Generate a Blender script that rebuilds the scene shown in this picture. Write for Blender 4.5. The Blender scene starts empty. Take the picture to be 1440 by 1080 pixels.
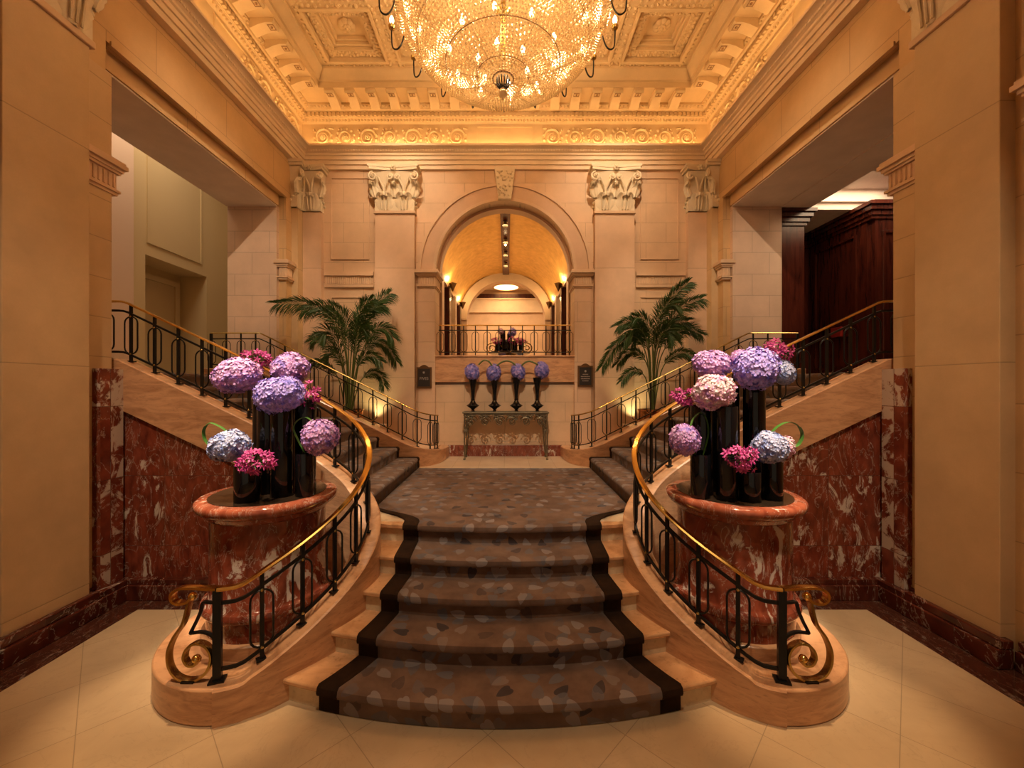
import bpy, bmesh, math, random
from mathutils import Vector, Matrix
PI = math.pi
rnd = random.Random(7)
sc = bpy.context.scene
COL = sc.collection

# ------------------------------------------------------------------ camera
F_PX, CU, CV, CAMX, CAMZ = 565.0, 713.5, 545.0, 0.05, 2.145
cam_d = bpy.data.cameras.new('camera')
cam = bpy.data.objects.new('camera', cam_d)
COL.objects.link(cam)
cam.location = (CAMX, 0, CAMZ)
cam.rotation_euler = (PI / 2, 0, 0)
cam_d.sensor_width = 36
cam_d.lens = 36 * F_PX / 1440
cam_d.shift_x = (720 - CU) / 1440
cam_d.shift_y = (CV - 540) / 1440
cam_d.clip_start = 0.05
sc.camera = cam
sc.view_settings.view_transform = 'Standard'
sc.view_settings.look = 'None'
sc.view_settings.gamma = 1
sc.view_settings.use_curve_mapping = False
sc.view_settings.exposure = 0.42

# ------------------------------------------------------------------ world and general light
w = bpy.data.worlds.new('world'); sc.world = w; w.use_nodes = True
w.node_tree.nodes['Background'].inputs[0].default_value = (1.0, 0.72, 0.46, 1)
w.node_tree.nodes['Background'].inputs[1].default_value = 0.20
try:
    sc.cycles.max_bounces = 7; sc.cycles.diffuse_bounces = 4; sc.cycles.glossy_bounces = 4
    sc.cycles.transparent_max_bounces = 12
    sc.cycles.sample_clamp_indirect = 4.0
    sc.cycles.caustics_reflective = False; sc.cycles.caustics_refractive = False
except Exception: pass

WARM = (1.0, 0.62, 0.30)
def area(name, loc, rot, sx, sy, power, col=WARM):
    d = bpy.data.lights.new(name, 'AREA'); d.shape = 'RECTANGLE'; d.size = sx; d.size_y = sy
    d.energy = power; d.color = col
    o = bpy.data.objects.new(name, d); o.location = loc; o.rotation_euler = rot; COL.objects.link(o); return o
def spot(name, loc, tgt, power, ang, blend=0.4, col=(1.0, 0.72, 0.42), rad=0.05):
    d = bpy.data.lights.new(name, 'SPOT'); d.energy = power; d.spot_size = math.radians(ang); d.spot_blend = blend
    d.color = col; d.shadow_soft_size = rad
    o = bpy.data.objects.new(name, d); o.location = loc
    o.rotation_euler = (Vector(tgt) - Vector(loc)).to_track_quat('-Z', 'Y').to_euler(); COL.objects.link(o); return o
def point(name, loc, power, col=WARM, rad=0.06):
    d = bpy.data.lights.new(name, 'POINT'); d.energy = power; d.color = col; d.shadow_soft_size = rad
    o = bpy.data.objects.new(name, d); o.location = loc; COL.objects.link(o); return o
# cove strips hidden in the cornice trough (the lamps themselves are modelled there)
area('cove_back', (0, 7.77-.15, 6.71), (PI-0.35, 0, 0), 7.4, 0.04, 17, (1, .58, .24))
for s in (-1, 1):
    area('cove_side', (s*3.77, 4.2, 6.71), (PI, 0, 0), 0.04, 6.4, 15, (1, .58, .24))
# chandelier
for k in range(6):
    a = k*PI/3+.2
    point('chandelier_light', (.62*math.cos(a), 4.67+.62*math.sin(a), 6.22), 24, (1, .64, .34), .08)
for k in range(5):
    a = k*2*PI/5
    point('chandelier_light', (.75*math.cos(a), 4.67+.75*math.sin(a), 6.9), 16, (1, .60, .28), .08)
# ceiling spots on the floral arrangements, the end plinths, the stairs and the table
for s in (-1, 1):
    spot('overhead_spot', (s*1.2, 1.2, 7.6), (s*1.87, 3.2, 1.9), 1500, 13, .5, (1, .86, .68))
    spot('overhead_spot', (s*2.35, 3.0, 7.6), (s*2.12, 2.8, 0.2), 900, 15, .7, (1, .66, .36))
    spot('overhead_spot', (s*2.4, 5.9, 7.7), (s*2.6, 7.3, 2.4), 403, 36, .8, (1, .75, .50))
    spot('overhead_spot', (s*2.6, 1.0, 7.6), (s*2.7, 4.1, 1.2), 800, 34, .8, (1, .75, .50))
    spot('palm_uplight', (s*2.45, 7.45, 1.5), (s*2.5, 7.7, 2.6), 16, 110, .8, (1, .85, .40), .03)
spot('overhead_spot', (0, 0.5, 7.6), (0, 7.5, 1.7), 900, 26, .8, (1, .78, .54))
spot('overhead_spot', (0, 1.0, 7.6), (0, 5.2, 0.8), 560, 34, .9, (1, .76, .52))
spot('overhead_spot', (0, 0.2, 7.7), (0, 2.2, 0), 341, 50, .9, (1, .75, .50))
# rooms beyond
area('left_room_light', (-6.0, 7.0, 7.8), (0, 0, 0), 1.2, 3, 50, (1, .76, .50))
area('right_room_light', (6.2, 6.6, 5.70), (0, 0, 0), 1.2, 1.0, 30, (1, .74, .46))
area('far_hall_light', (0, 16.2, 6.5), (0, 0, 0), 1.2, 1.2, 130, (1, .66, .36))
area('gallery_light', (0, 11, 5.9), (0, 0, 0), .2, 4.0, 45, (1, .66, .34))

for s in (-1, 1):     # spots washing the upper back wall and its capitals
    spot('overhead_spot', (s*1.9, 5.6, 7.7), (s*2.1, 7.7, 5.2), 232, 70, 1, (1, .76, .50))
    area('gallery_cove_light', (s*1.35, 11, 4.95), (0, s*PI*0.86, 0), .06, 4.8, 22, (1, .62, .26))

    spot('overhead_spot', (s*2.0, 1.5, 7.6), (s*4.5, 7.2, 4.1), 620, 24, 1, (1, .76, .52))  # fill spot added to brighten the far jamb of each side opening

    spot('overhead_spot', (s*1.5, 0.6, 7.6), (s*1.9, 3.2, 0.9), 620, 16, .8, (1, .74, .48))
spot('gallery_spot', (0, 9.3, 5.85), (0.1, 10.5, 3.1), 60, 40, .6, (1, .80, .58))


# ------------------------------------------------------------------ helpers
def at(u, v, Y):
    return Vector((CAMX + (u - CU) * Y / F_PX, Y, CAMZ - (v - CV) * Y / F_PX))

_jr = random.Random(99)
class MB:
    def __init__(s): s.v = []; s.f = []
    def add(s, vs, fs):
        n = len(s.v); s.v += [tuple(p) for p in vs]; s.f += [tuple(n + i for i in f) for f in fs]; return s
    def box(s, x0, x1, y0, y1, z0, z1):
        # a hair of difference between boxes, so that no two faces lie exactly in one plane
        e = _jr.random()*0.0006; x0 -= e; x1 += e; y0 -= e; y1 += e; z0 -= e; z1 += e
        return s.add([(x0,y0,z0),(x1,y0,z0),(x1,y1,z0),(x0,y1,z0),(x0,y0,z1),(x1,y0,z1),(x1,y1,z1),(x0,y1,z1)],
                     [(0,3,2,1),(4,5,6,7),(0,1,5,4),(1,2,6,5),(2,3,7,6),(3,0,4,7)])
    def prism(s, poly, z0, z1):
        n = len(poly)
        return s.add([(x,y,z0) for x,y in poly] + [(x,y,z1) for x,y in poly],
                     [tuple(range(n))[::-1], tuple(range(n, 2*n))] + [(i,(i+1)%n,n+(i+1)%n,n+i) for i in range(n)])
    def grid(s, rows, close_u=False, close_v=False):
        m = len(rows); n = len(rows[0]); vs = [p for r in rows for p in r]; fs = []
        for i in range(m if close_v else m-1):
            for j in range(n if close_u else n-1):
                a = i*n+j; b = i*n+(j+1)%n; c = ((i+1)%m)*n+(j+1)%n; d = ((i+1)%m)*n+j
                fs.append((a,b,c,d))
        return s.add(vs, fs)
    def lathe(s, prof, c=(0,0,0), seg=24, cap=True, sx=1, sy=1):
        rows = [[(c[0]+r*sx*math.cos(2*PI*k/seg), c[1]+r*sy*math.sin(2*PI*k/seg), c[2]+z) for k in range(seg)] for r, z in prof]
        n0 = len(s.v); s.grid(rows, close_u=True)
        if cap:
            s.f.append(tuple(n0+k for k in range(seg))[::-1]); s.f.append(tuple(n0+(len(prof)-1)*seg+k for k in range(seg)))
        return s
    def tube(s, pts, r, seg=6, closed=False, cap=True):
        pts = [Vector(p) for p in pts]; n = len(pts)
        if not hasattr(r, '__len__'): r = [r]*n
        T = []
        for i in range(n):
            if closed: t = pts[(i+1)%n]-pts[i-1]
            else: t = pts[min(i+1,n-1)]-pts[max(i-1,0)]
            T.append(t.normalized() if t.length > 1e-9 else Vector((0,0,1)))
        up = Vector((0,0,1)) if abs(T[0].z) < 0.9 else Vector((0,1,0))
        N = (up - T[0]*up.dot(T[0])).normalized(); rows = []
        for i in range(n):
            N = (N - T[i]*N.dot(T[i]))
            N = N.normalized() if N.length > 1e-6 else T[i].orthogonal().normalized()
            B = T[i].cross(N)
            rows.append([tuple(pts[i] + (N*math.cos(2*PI*k/seg+PI/4) + B*math.sin(2*PI*k/seg+PI/4))*r[i]) for k in range(seg)])
        n0 = len(s.v); s.grid(rows, close_u=True, close_v=closed)
        if cap and not closed:
            s.f.append(tuple(n0+k for k in range(seg))); s.f.append(tuple(n0+(n-1)*seg+k for k in range(seg))[::-1])
        return s
    def sweep(s, pts, sec, cap=True):
        """section (lateral, vertical) along a path, kept upright; sec may be a function of the index"""
        pts = [Vector(p) for p in pts]; n = len(pts); rows = []
        for i in range(n):
            t = pts[min(i+1,n-1)]-pts[max(i-1,0)]; t.z = 0
            t = t.normalized() if t.length > 1e-9 else Vector((1,0,0))
            L = Vector((-t.y, t.x, 0)); q = sec(i) if callable(sec) else sec
            rows.append([tuple(pts[i] + L*a + Vector((0,0,b))) for a, b in q])
        m = len(rows[0]); n0 = len(s.v); s.grid(rows, close_u=True)
        if cap:
            s.f.append(tuple(n0+k for k in range(m))); s.f.append(tuple(n0+(n-1)*m+k for k in range(m))[::-1])
        return s
    def sphere(s, c, r, seg=10, rings=6, sx=1, sy=1, sz=1):
        prof = [(r*math.sin(PI*i/rings)+1e-5, -r*math.cos(PI*i/rings)*sz) for i in range(rings+1)]
        return s.lathe(prof, c, seg, cap=False, sx=sx, sy=sy)
    def merge(s, o, mat=None, loc=(0,0,0)):
        M = mat if mat is not None else Matrix.Translation(loc)
        return s.add([tuple(M @ Vector(p)) for p in o.v], o.f)

def build(name, mb, mat, parent=None, smooth=True, ang=35, kind=None, bevel=0, **props):
    me = bpy.data.meshes.new(name); me.from_pydata(mb.v, [], mb.f)
    bm = bmesh.new(); bm.from_mesh(me); bmesh.ops.recalc_face_normals(bm, faces=bm.faces); bm.to_mesh(me); bm.free()
    if smooth:
        me.shade_smooth(); me.set_sharp_from_angle(angle=math.radians(ang))
    me.materials.append(mat)
    o = bpy.data.objects.new(name, me); COL.objects.link(o)
    if bevel:
        b = o.modifiers.new('bevel', 'BEVEL'); b.width = bevel; b.segments = 2; b.limit_method = 'ANGLE'
    if parent is not None:
        o.parent = parent; o.matrix_parent_inverse = Matrix.Translation(-Vector(parent.location))
    if kind: o['kind'] = kind
    for k, v in props.items(): o[k] = v
    return o
def thing(name, label, cat, loc, group=None):
    o = bpy.data.objects.new(name, None); o.empty_display_size = 0.1; o.location = loc; COL.objects.link(o)
    o['label'] = label; o['category'] = cat
    if group: o['group'] = group
    return o
def tag(o, label, cat, group=None):
    o['label'] = label; o['category'] = cat
    if group: o['group'] = group
    return o
def struct(name, mb, mat, **k): return build(name, mb, mat, kind='structure', **k)
_t = [0]
def trim(mb, mat, **k):
    _t[0] += 1
    return build('trim_%d' % _t[0], mb, mat, kind='structure', **k)
def lerp(a, b, t): return a + (b-a)*t
def catmull(P, per=8):
    P = [Vector(p) for p in P]; out = []
    for i in range(len(P)-1):
        p0 = P[max(i-1,0)]; p1 = P[i]; p2 = P[i+1]; p3 = P[min(i+2,len(P)-1)]
        for k in range(per):
            t = k/per
            out.append(0.5*((2*p1)+(p2-p0)*t+(2*p0-5*p1+4*p2-p3)*t*t+(3*p1-p0-3*p2+p3)*t**3))
    out.append(P[-1]); return out
class Path:
    def __init__(s, pts):
        s.p = [Vector(p) for p in pts]; s.s = [0]
        for a, b in zip(s.p, s.p[1:]): s.s.append(s.s[-1] + math.hypot(b.x-a.x, b.y-a.y))
        s.L = s.s[-1]
    def at(s, d):
        if d <= 0:
            a, b = s.p[0], s.p[1]; i = 0
        elif d >= s.L: i = len(s.p)-2
        else:
            i = 0
            while s.s[i+1] < d: i += 1
        a, b = s.p[i], s.p[i+1]; t = (d-s.s[i])/max(1e-9, s.s[i+1]-s.s[i])
        return a + (b-a)*t
    def tan(s, d):
        t = s.at(min(d+0.03, s.L)) - s.at(max(d-0.03, 0)); t.z = 0; return t.normalized()

# ------------------------------------------------------------------ materials
def nodes(name):
    m = bpy.data.materials.new(name); m.use_nodes = True; nt = m.node_tree
    return m, nt, nt.nodes['Principled BSDF']
def N(nt, typ, **k):
    n = nt.nodes.new(typ)
    for a, b in k.items(): setattr(n, a, b)
    return n
def simple(name, col, rough=0.5, metal=0.0, emis=None, es=0, **k):
    m, nt, b = nodes(name)
    b.inputs['Base Color'].default_value = (*col, 1); b.inputs['Roughness'].default_value = rough
    b.inputs['Metallic'].default_value = metal
    if emis: b.inputs['Emission Color'].default_value = (*emis, 1); b.inputs['Emission Strength'].default_value = es
    for a, v in k.items(): b.inputs[a.replace('_', ' ')].default_value = v
    # a little variation in the surface so nothing is perfectly flat
    n = N(nt, 'ShaderNodeTexNoise'); n.inputs['Scale'].default_value = 18
    r = N(nt, 'ShaderNodeMapRange'); r.inputs['To Min'].default_value = max(0.02, rough*0.8); r.inputs['To Max'].default_value = min(1, rough*1.2+0.02)
    nt.links.new(n.outputs['Fac'], r.inputs['Value']); nt.links.new(r.outputs[0], b.inputs['Roughness'])
    return m
def ramp(nt, src, stops):
    r = N(nt, 'ShaderNodeValToRGB'); e = r.color_ramp.elements
    while len(e) < len(stops): e.new(0.5)
    for i, (p, c) in enumerate(stops):
        e[i].position = p; e[i].color = (*c, 1) if len(c) == 3 else c
    nt.links.new(src, r.inputs['Fac']); return r.outputs['Color']
def mixc(nt, fac, a, b, blend='MIX'):
    m = N(nt, 'ShaderNodeMix', data_type='RGBA', blend_type=blend)
    for s, v in ((m.inputs[0], fac), (m.inputs[6], a), (m.inputs[7], b)):
        if hasattr(v, 'is_output'): nt.links.new(v, s)
        elif isinstance(v, (int, float)): s.default_value = v
        else: s.default_value = (*v, 1)
    return m.outputs[2]
def mth(nt, op, a, b=None, c=None):
    m = N(nt, 'ShaderNodeMath', operation=op)
    for s, v in zip(m.inputs, (a, b, c)):
        if v is None: continue
        if hasattr(v, 'is_output'): nt.links.new(v, s)
        else: s.default_value = v
    return m.outputs[0]
def noise(nt, vec, scale, detail=3, rough=0.5, dist=0):
    n = N(nt, 'ShaderNodeTexNoise'); n.inputs['Scale'].default_value = scale; n.inputs['Detail'].default_value = detail
    n.inputs['Roughness'].default_value = rough; n.inputs['Distortion'].default_value = dist
    if vec is not None: nt.links.new(vec, n.inputs['Vector'])
    return n.outputs['Fac']
def wallcoord(nt, ox=0, oz=0):
    """(horizontal, height, 0) in metres on an upright face of either direction"""
    g = N(nt, 'ShaderNodeNewGeometry')
    p = N(nt, 'ShaderNodeSeparateXYZ'); nt.links.new(g.outputs['Position'], p.inputs[0])
    q = N(nt, 'ShaderNodeSeparateXYZ'); nt.links.new(g.outputs['True Normal'], q.inputs[0])
    f = mth(nt, 'GREATER_THAN', mth(nt, 'ABSOLUTE', q.outputs['X']), 0.7)
    hx = mth(nt, 'ADD', mth(nt, 'MULTIPLY', p.outputs['X'], mth(nt, 'SUBTRACT', 1.0, f)), mth(nt, 'MULTIPLY', p.outputs['Y'], f))
    c = N(nt, 'ShaderNodeCombineXYZ')
    nt.links.new(mth(nt, 'ADD', hx, ox), c.inputs[0]); nt.links.new(mth(nt, 'ADD', p.outputs['Z'], oz), c.inputs[1])
    return c.outputs[0], g.outputs['Position']
def brick(nt, vec, bw, bh, mortar=0.004, off=0.5, smooth=0.2):
    b = N(nt, 'ShaderNodeTexBrick'); b.offset = off
    b.inputs['Scale'].default_value = 1; b.inputs['Brick Width'].default_value = bw; b.inputs['Row Height'].default_value = bh
    b.inputs['Mortar Size'].default_value = mortar; b.inputs['Mortar Smooth'].default_value = smooth
    b.inputs['Color1'].default_value = (0,0,0,1); b.inputs['Color2'].default_value = (1,1,1,1); b.inputs['Mortar'].default_value = (0.5,0.5,0.5,1)
    nt.links.new(vec, b.inputs['Vector']); return b
def bump(nt, b, h, strength=0.3, dist=0.01):
    n = N(nt, 'ShaderNodeBump'); n.inputs['Strength'].default_value = strength; n.inputs['Distance'].default_value = dist
    nt.links.new(h, n.inputs['Height']); nt.links.new(n.outputs[0], b.inputs['Normal'])
def stone(name, col, bw, bh, rough=0.55, joint=0.55, ox=0, oz=0, var=0.12, mortar=0.005, off=0.5):
    m, nt, b = nodes(name); vec, pos = wallcoord(nt, ox, oz)
    br = brick(nt, vec, bw, bh, mortar, off)
    lo = tuple(c*(1-var) for c in col); hi = tuple(min(1, c*(1+var)) for c in col)
    n1 = noise(nt, pos, 2.2, 5, 0.6); n2 = noise(nt, pos, 60, 2)
    base = ramp(nt, n1, [(0.3, lo), (0.7, hi)])
    base = mixc(nt, mth(nt, 'MULTIPLY', br.outputs['Color'], 0.35), base, tuple(c*k for c, k in zip(col, (0.9, 0.86, 0.8))))
    base = mixc(nt, mth(nt, 'MULTIPLY', n2, 0.25), base, tuple(c*0.75 for c in col))
    base = mixc(nt, mth(nt, 'MULTIPLY', br.outputs['Fac'], joint), base, tuple(c*0.45 for c in col))
    nt.links.new(base, b.inputs['Base Color']); b.inputs['Roughness'].default_value = rough
    bump(nt, b, mth(nt, 'ADD', mth(nt, 'MULTIPLY', br.outputs['Fac'], -1.0), mth(nt, 'MULTIPLY', n2, 0.15)), 0.5, 0.006)
    return m
def rosso(name, bw, bh, scale=1.0, rough=0.12, amount=0.0, tile=0.0, oz=0, base=((0.10,0.019,0.010),(0.26,0.056,0.028))):
    m, nt, b = nodes(name); vec, pos = wallcoord(nt, 0.37, oz)
    br = brick(nt, vec, bw, bh, 0.003, 0.0)
    sh = N(nt, 'ShaderNodeVectorMath', operation='SCALE'); sh.inputs[3].default_value = 7.0
    nt.links.new(br.outputs['Color'], sh.inputs[0])
    ad = N(nt, 'ShaderNodeVectorMath', operation='ADD'); nt.links.new(pos, ad.inputs[0]); nt.links.new(sh.outputs[0], ad.inputs[1])
    mp = N(nt, 'ShaderNodeMapping'); mp.inputs['Rotation'].default_value = (0.5, 0.8, 0.6); mp.inputs['Scale'].default_value = (2.0, 0.9, 0.9)
    nt.links.new(ad.outputs[0], mp.inputs['Vector']); v = mp.outputs[0]
    n1 = noise(nt, v, 2.2*scale, 8, 0.68, 1.4); n0 = noise(nt, v, 5*scale, 4)
    n3 = noise(nt, v, 1.1*scale, 3, 0.5, 0.6)
    c = ramp(nt, n0, [(0.3, base[0]), (0.7, base[1])])
    sepc = N(nt, 'ShaderNodeSeparateColor'); nt.links.new(br.outputs['Color'], sepc.inputs[0])
    patch = ramp(nt, mth(nt, 'ADD', mth(nt, 'ADD', n1, mth(nt, 'MULTIPLY', n3, 0.35)), mth(nt, 'MULTIPLY', mth(nt, 'SUBTRACT', sepc.outputs[0], 0.5), tile)), [(0.755-amount, (0,0,0)), (0.80-amount, (1,1,1))])
    c = mixc(nt, mth(nt, 'MULTIPLY', patch, 0.75), c, (0.66, 0.57, 0.47))
    vein = noise(nt, v, 1.5*scale, 6, 0.6, 2.2)
    vv = ramp(nt, mth(nt, 'ABSOLUTE', mth(nt, 'SUBTRACT', vein, 0.5)), [(0.0, (1,1,1)), (0.012, (0,0,0))])
    c = mixc(nt, mth(nt, 'MULTIPLY', vv, 0.55), c, (0.55, 0.44, 0.34))
    c = mixc(nt, mth(nt, 'MULTIPLY', br.outputs['Fac'], 0.7), c, (0.05, 0.02, 0.012))
    nt.links.new(c, b.inputs['Base Color']); b.inputs['Roughness'].default_value = rough
    return m
def pinkstone(name, lo, hi, rough=0.28, grain=(1.5, 1.5, 7)):
    m, nt, b = nodes(name); g = N(nt, 'ShaderNodeNewGeometry')
    mp = N(nt, 'ShaderNodeMapping'); mp.inputs['Scale'].default_value = grain; mp.inputs['Rotation'].default_value = (0.1, 0.35, 0)
    nt.links.new(g.outputs['Position'], mp.inputs['Vector'])
    n1 = noise(nt, mp.outputs[0], 2.0, 7, 0.65, 0.8); n2 = noise(nt, mp.outputs[0], 11, 4, 0.6)
    c = ramp(nt, n1, [(0.3, lo), (0.55, hi), (0.75, tuple(min(1, x*1.12) for x in hi))])
    c = mixc(nt, ramp(nt, n2, [(0.58, (0,0,0)), (0.72, (0.5,0.5,0.5))]), c, tuple(x*0.6 for x in lo))
    nt.links.new(c, b.inputs['Base Color']); b.inputs['Roughness'].default_value = rough
    return m
M = {}
WC = (0.68, 0.468, 0.298)
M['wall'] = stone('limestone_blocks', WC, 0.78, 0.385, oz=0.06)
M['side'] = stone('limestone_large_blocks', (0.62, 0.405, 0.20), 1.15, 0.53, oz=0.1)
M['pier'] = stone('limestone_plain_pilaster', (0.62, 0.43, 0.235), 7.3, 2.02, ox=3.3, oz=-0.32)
M['quoin'] = stone('limestone_quoins', (0.62, 0.43, 0.24), 3.1, 0.39, ox=1.7, oz=-0.11)
M['archpier'] = stone('limestone_arch_pier', (0.67, 0.455, 0.30), 3.1, 0.385, ox=1.7, oz=0.06)
M['jamb'] = stone('limestone_jamb_blocks', (0.68, 0.49, 0.36), 0.62, 0.385, oz=0.05, ox=0.2)
M['plain'] = stone('limestone_dressed', WC, 30, 30, joint=0.0)
M['pilaster'] = stone('limestone_back_pilaster', (0.68, 0.465, 0.31), 7.3, 2.08, ox=3.3, oz=-0.26)
M['arch'] = stone('limestone_archivolt', (0.64, 0.42, 0.27), 30, 30, joint=0.0)
M['soffit'] = stone('plaster_soffit', (0.76, 0.66, 0.60), 30, 30, joint=0.0, rough=0.7)
M['bronze'] = simple('bronze', (0.20, 0.11, 0.05), 0.4, 0.8)
M['capital'] = stone('carved_capital_stone', (0.74, 0.62, 0.44), 30, 30, joint=0.0, rough=0.7)
M['cornice'] = stone('cornice_plaster', (0.80, 0.62, 0.42), 30, 30, joint=0.0, rough=0.6)
M['gilt'] = stone('ceiling_plaster', (0.68, 0.50, 0.27), 30, 30, joint=0.0, rough=0.55)
M['rosso'] = rosso('red_marble_slabs', 0.62, 0.72, 1.5, amount=0.025, tile=0.20, oz=0.2)
M['rosso2'] = rosso('red_marble_turned', 30, 30, 1.6, rough=0.08, amount=0.0, base=((0.13,0.026,0.013),(0.31,0.070,0.035)))
M['rim'] = rosso('red_marble_rim', 30, 30, 1.8, rough=0.07, amount=-0.03, base=((0.20,0.042,0.02),(0.36,0.10,0.05)))
M['base_marble'] = rosso('dark_red_marble_skirting', 0.62, 30, 1.2, rough=0.15, amount=-0.05, base=((0.05,0.010,0.006),(0.13,0.028,0.015)))
M['border'] = rosso('red_marble_floor_border', 30, 30, 1.8, rough=0.14, amount=0.0, base=((0.06,0.012,0.008),(0.17,0.035,0.02)))
M['rose'] = pinkstone('rose_marble', (0.38, 0.18, 0.085), (0.61, 0.335, 0.175))
M['tread'] = pinkstone('rose_marble_tread', (0.46, 0.23, 0.10), (0.64, 0.36, 0.18), 0.22, (2, 2, 2))
M['riser'] = pinkstone('cream_marble_riser', (0.55, 0.42, 0.25), (0.66, 0.52, 0.34), 0.3, (3, 3, 3))
M['brass'] = simple('polished_brass', (0.86, 0.55, 0.16), 0.16, 1.0)
M['brass2'] = simple('aged_brass', (0.50, 0.36, 0.13), 0.24, 1.0)
M['iron'] = simple('black_iron', (0.012, 0.011, 0.010), 0.32, 0.4)
M['pewter'] = simple('antique_silvered_iron', (0.20, 0.17, 0.115), 0.45, 0.7)
M['black'] = simple('black_glass', (0.004, 0.004, 0.005), 0.04, 0.0)
M['tray'] = simple('dark_bronze_mirror', (0.06, 0.035, 0.02), 0.12, 0.6)
M['green'] = simple('leaf_green', (0.045, 0.14, 0.018), 0.45)
M['palm'] = simple('palm_leaf_green', (0.028, 0.072, 0.005), 0.5)
M['palmlow'] = simple('palm_stem_green', (0.10, 0.13, 0.03), 0.5)
M['cream'] = simple('cream_paint', (0.62, 0.50, 0.30), 0.6)
M['pale'] = simple('pale_pink_plaster', (0.72, 0.56, 0.46), 0.6)
M['door'] = simple('painted_door', (0.55, 0.43, 0.25), 0.5)
M['bulb'] = simple('candle_bulb', (1, 0.8, 0.5), 0.5, emis=(1.0, 0.62, 0.28), es=16)
M['glow'] = simple('cove_lamp', (1, 0.8, 0.5), 0.5, emis=(1.0, 0.58, 0.22), es=5)
M['lampglow'] = simple('uplight_lens', (1, 0.8, 0.5), 0.5, emis=(1.0, 0.70, 0.35), es=14)
M['plaque'] = simple('dark_plaque', (0.03, 0.024, 0.022), 0.35)
M['letter'] = simple('silvered_letter', (0.45, 0.40, 0.34), 0.4, 0.3)
M['copper'] = simple('copper_pot', (0.55, 0.27, 0.12), 0.25, 1.0)
M['candle'] = simple('ivory_candle', (0.8, 0.7, 0.5), 0.5)

def mahogany():
    m, nt, b = nodes('mahogany'); g = N(nt, 'ShaderNodeNewGeometry')
    mp = N(nt, 'ShaderNodeMapping'); mp.inputs['Scale'].default_value = (6, 6, 0.7); nt.links.new(g.outputs['Position'], mp.inputs['Vector'])
    c = ramp(nt, noise(nt, mp.outputs[0], 2.5, 5, 0.6, 0.6), [(0.3, (0.030, 0.006, 0.004)), (0.7, (0.085, 0.018, 0.010))])
    nt.links.new(c, b.inputs['Base Color']); b.inputs['Roughness'].default_value = 0.22
    return m
M['wood'] = mahogany()
def gold():
    m, nt, b = nodes('gold_leaf'); g = N(nt, 'ShaderNodeNewGeometry')
    br = brick(nt, g.outputs['Position'], 0.22, 0.22, 0.002, 0.0)
    n = noise(nt, g.outputs['Position'], 7, 5, 0.6)
    c = ramp(nt, n, [(0.3, (0.60, 0.34, 0.08)), (0.7, (0.80, 0.50, 0.15))])
    c = mixc(nt, mth(nt, 'MULTIPLY', br.outputs['Color'], 0.25), c, (0.80, 0.50, 0.16))
    nt.links.new(c, b.inputs['Base Color']); b.inputs['Metallic'].default_value = 0.75; b.inputs['Roughness'].default_value = 0.42
    return m
M['gold'] = gold()
def floor_mat(name, rot, bw, col):
    m, nt, b = nodes(name); g = N(nt, 'ShaderNodeNewGeometry')
    mp = N(nt, 'ShaderNodeMapping'); mp.inputs['Rotation'].default_value = (0, 0, rot); mp.inputs['Location'].default_value = (0.003, 0.096, 0)
    nt.links.new(g.outputs['Position'], mp.inputs['Vector'])
    br = brick(nt, mp.outputs[0], bw, bw, 0.0025, 0.0)
    n1 = noise(nt, g.outputs['Position'], 1.7, 7, 0.65, 0.5)
    c = ramp(nt, n1, [(0.3, tuple(x*0.86 for x in col)), (0.7, tuple(min(1, x*1.08) for x in col))])
    c = mixc(nt, mth(nt, 'MULTIPLY', br.outputs['Color'], 0.4), c, tuple(x*k for x, k in zip(col, (0.95, 0.88, 0.78))))
    vein = noise(nt, g.outputs['Position'], 2.4, 6, 0.6, 1.5)
    vv = ramp(nt, mth(nt, 'ABSOLUTE', mth(nt, 'SUBTRACT', vein, 0.5)), [(0.0, (1,1,1)), (0.01, (0,0,0))])
    c = mixc(nt, mth(nt, 'MULTIPLY', vv, 0.22), c, tuple(x*0.6 for x in col))
    c = mixc(nt, mth(nt, 'MULTIPLY', br.outputs['Fac'], 0.6), c, tuple(x*0.4 for x in col))
    nt.links.new(c, b.inputs['Base Color']); b.inputs['Roughness'].default_value = 0.16
    return m
M['floor'] = floor_mat('cream_marble_diagonal_tiles', PI/4, 0.60, (0.58, 0.435, 0.27))
M['landing'] = floor_mat('cream_marble_landing_tiles', 0, 0.43, (0.72, 0.57, 0.40))
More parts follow.
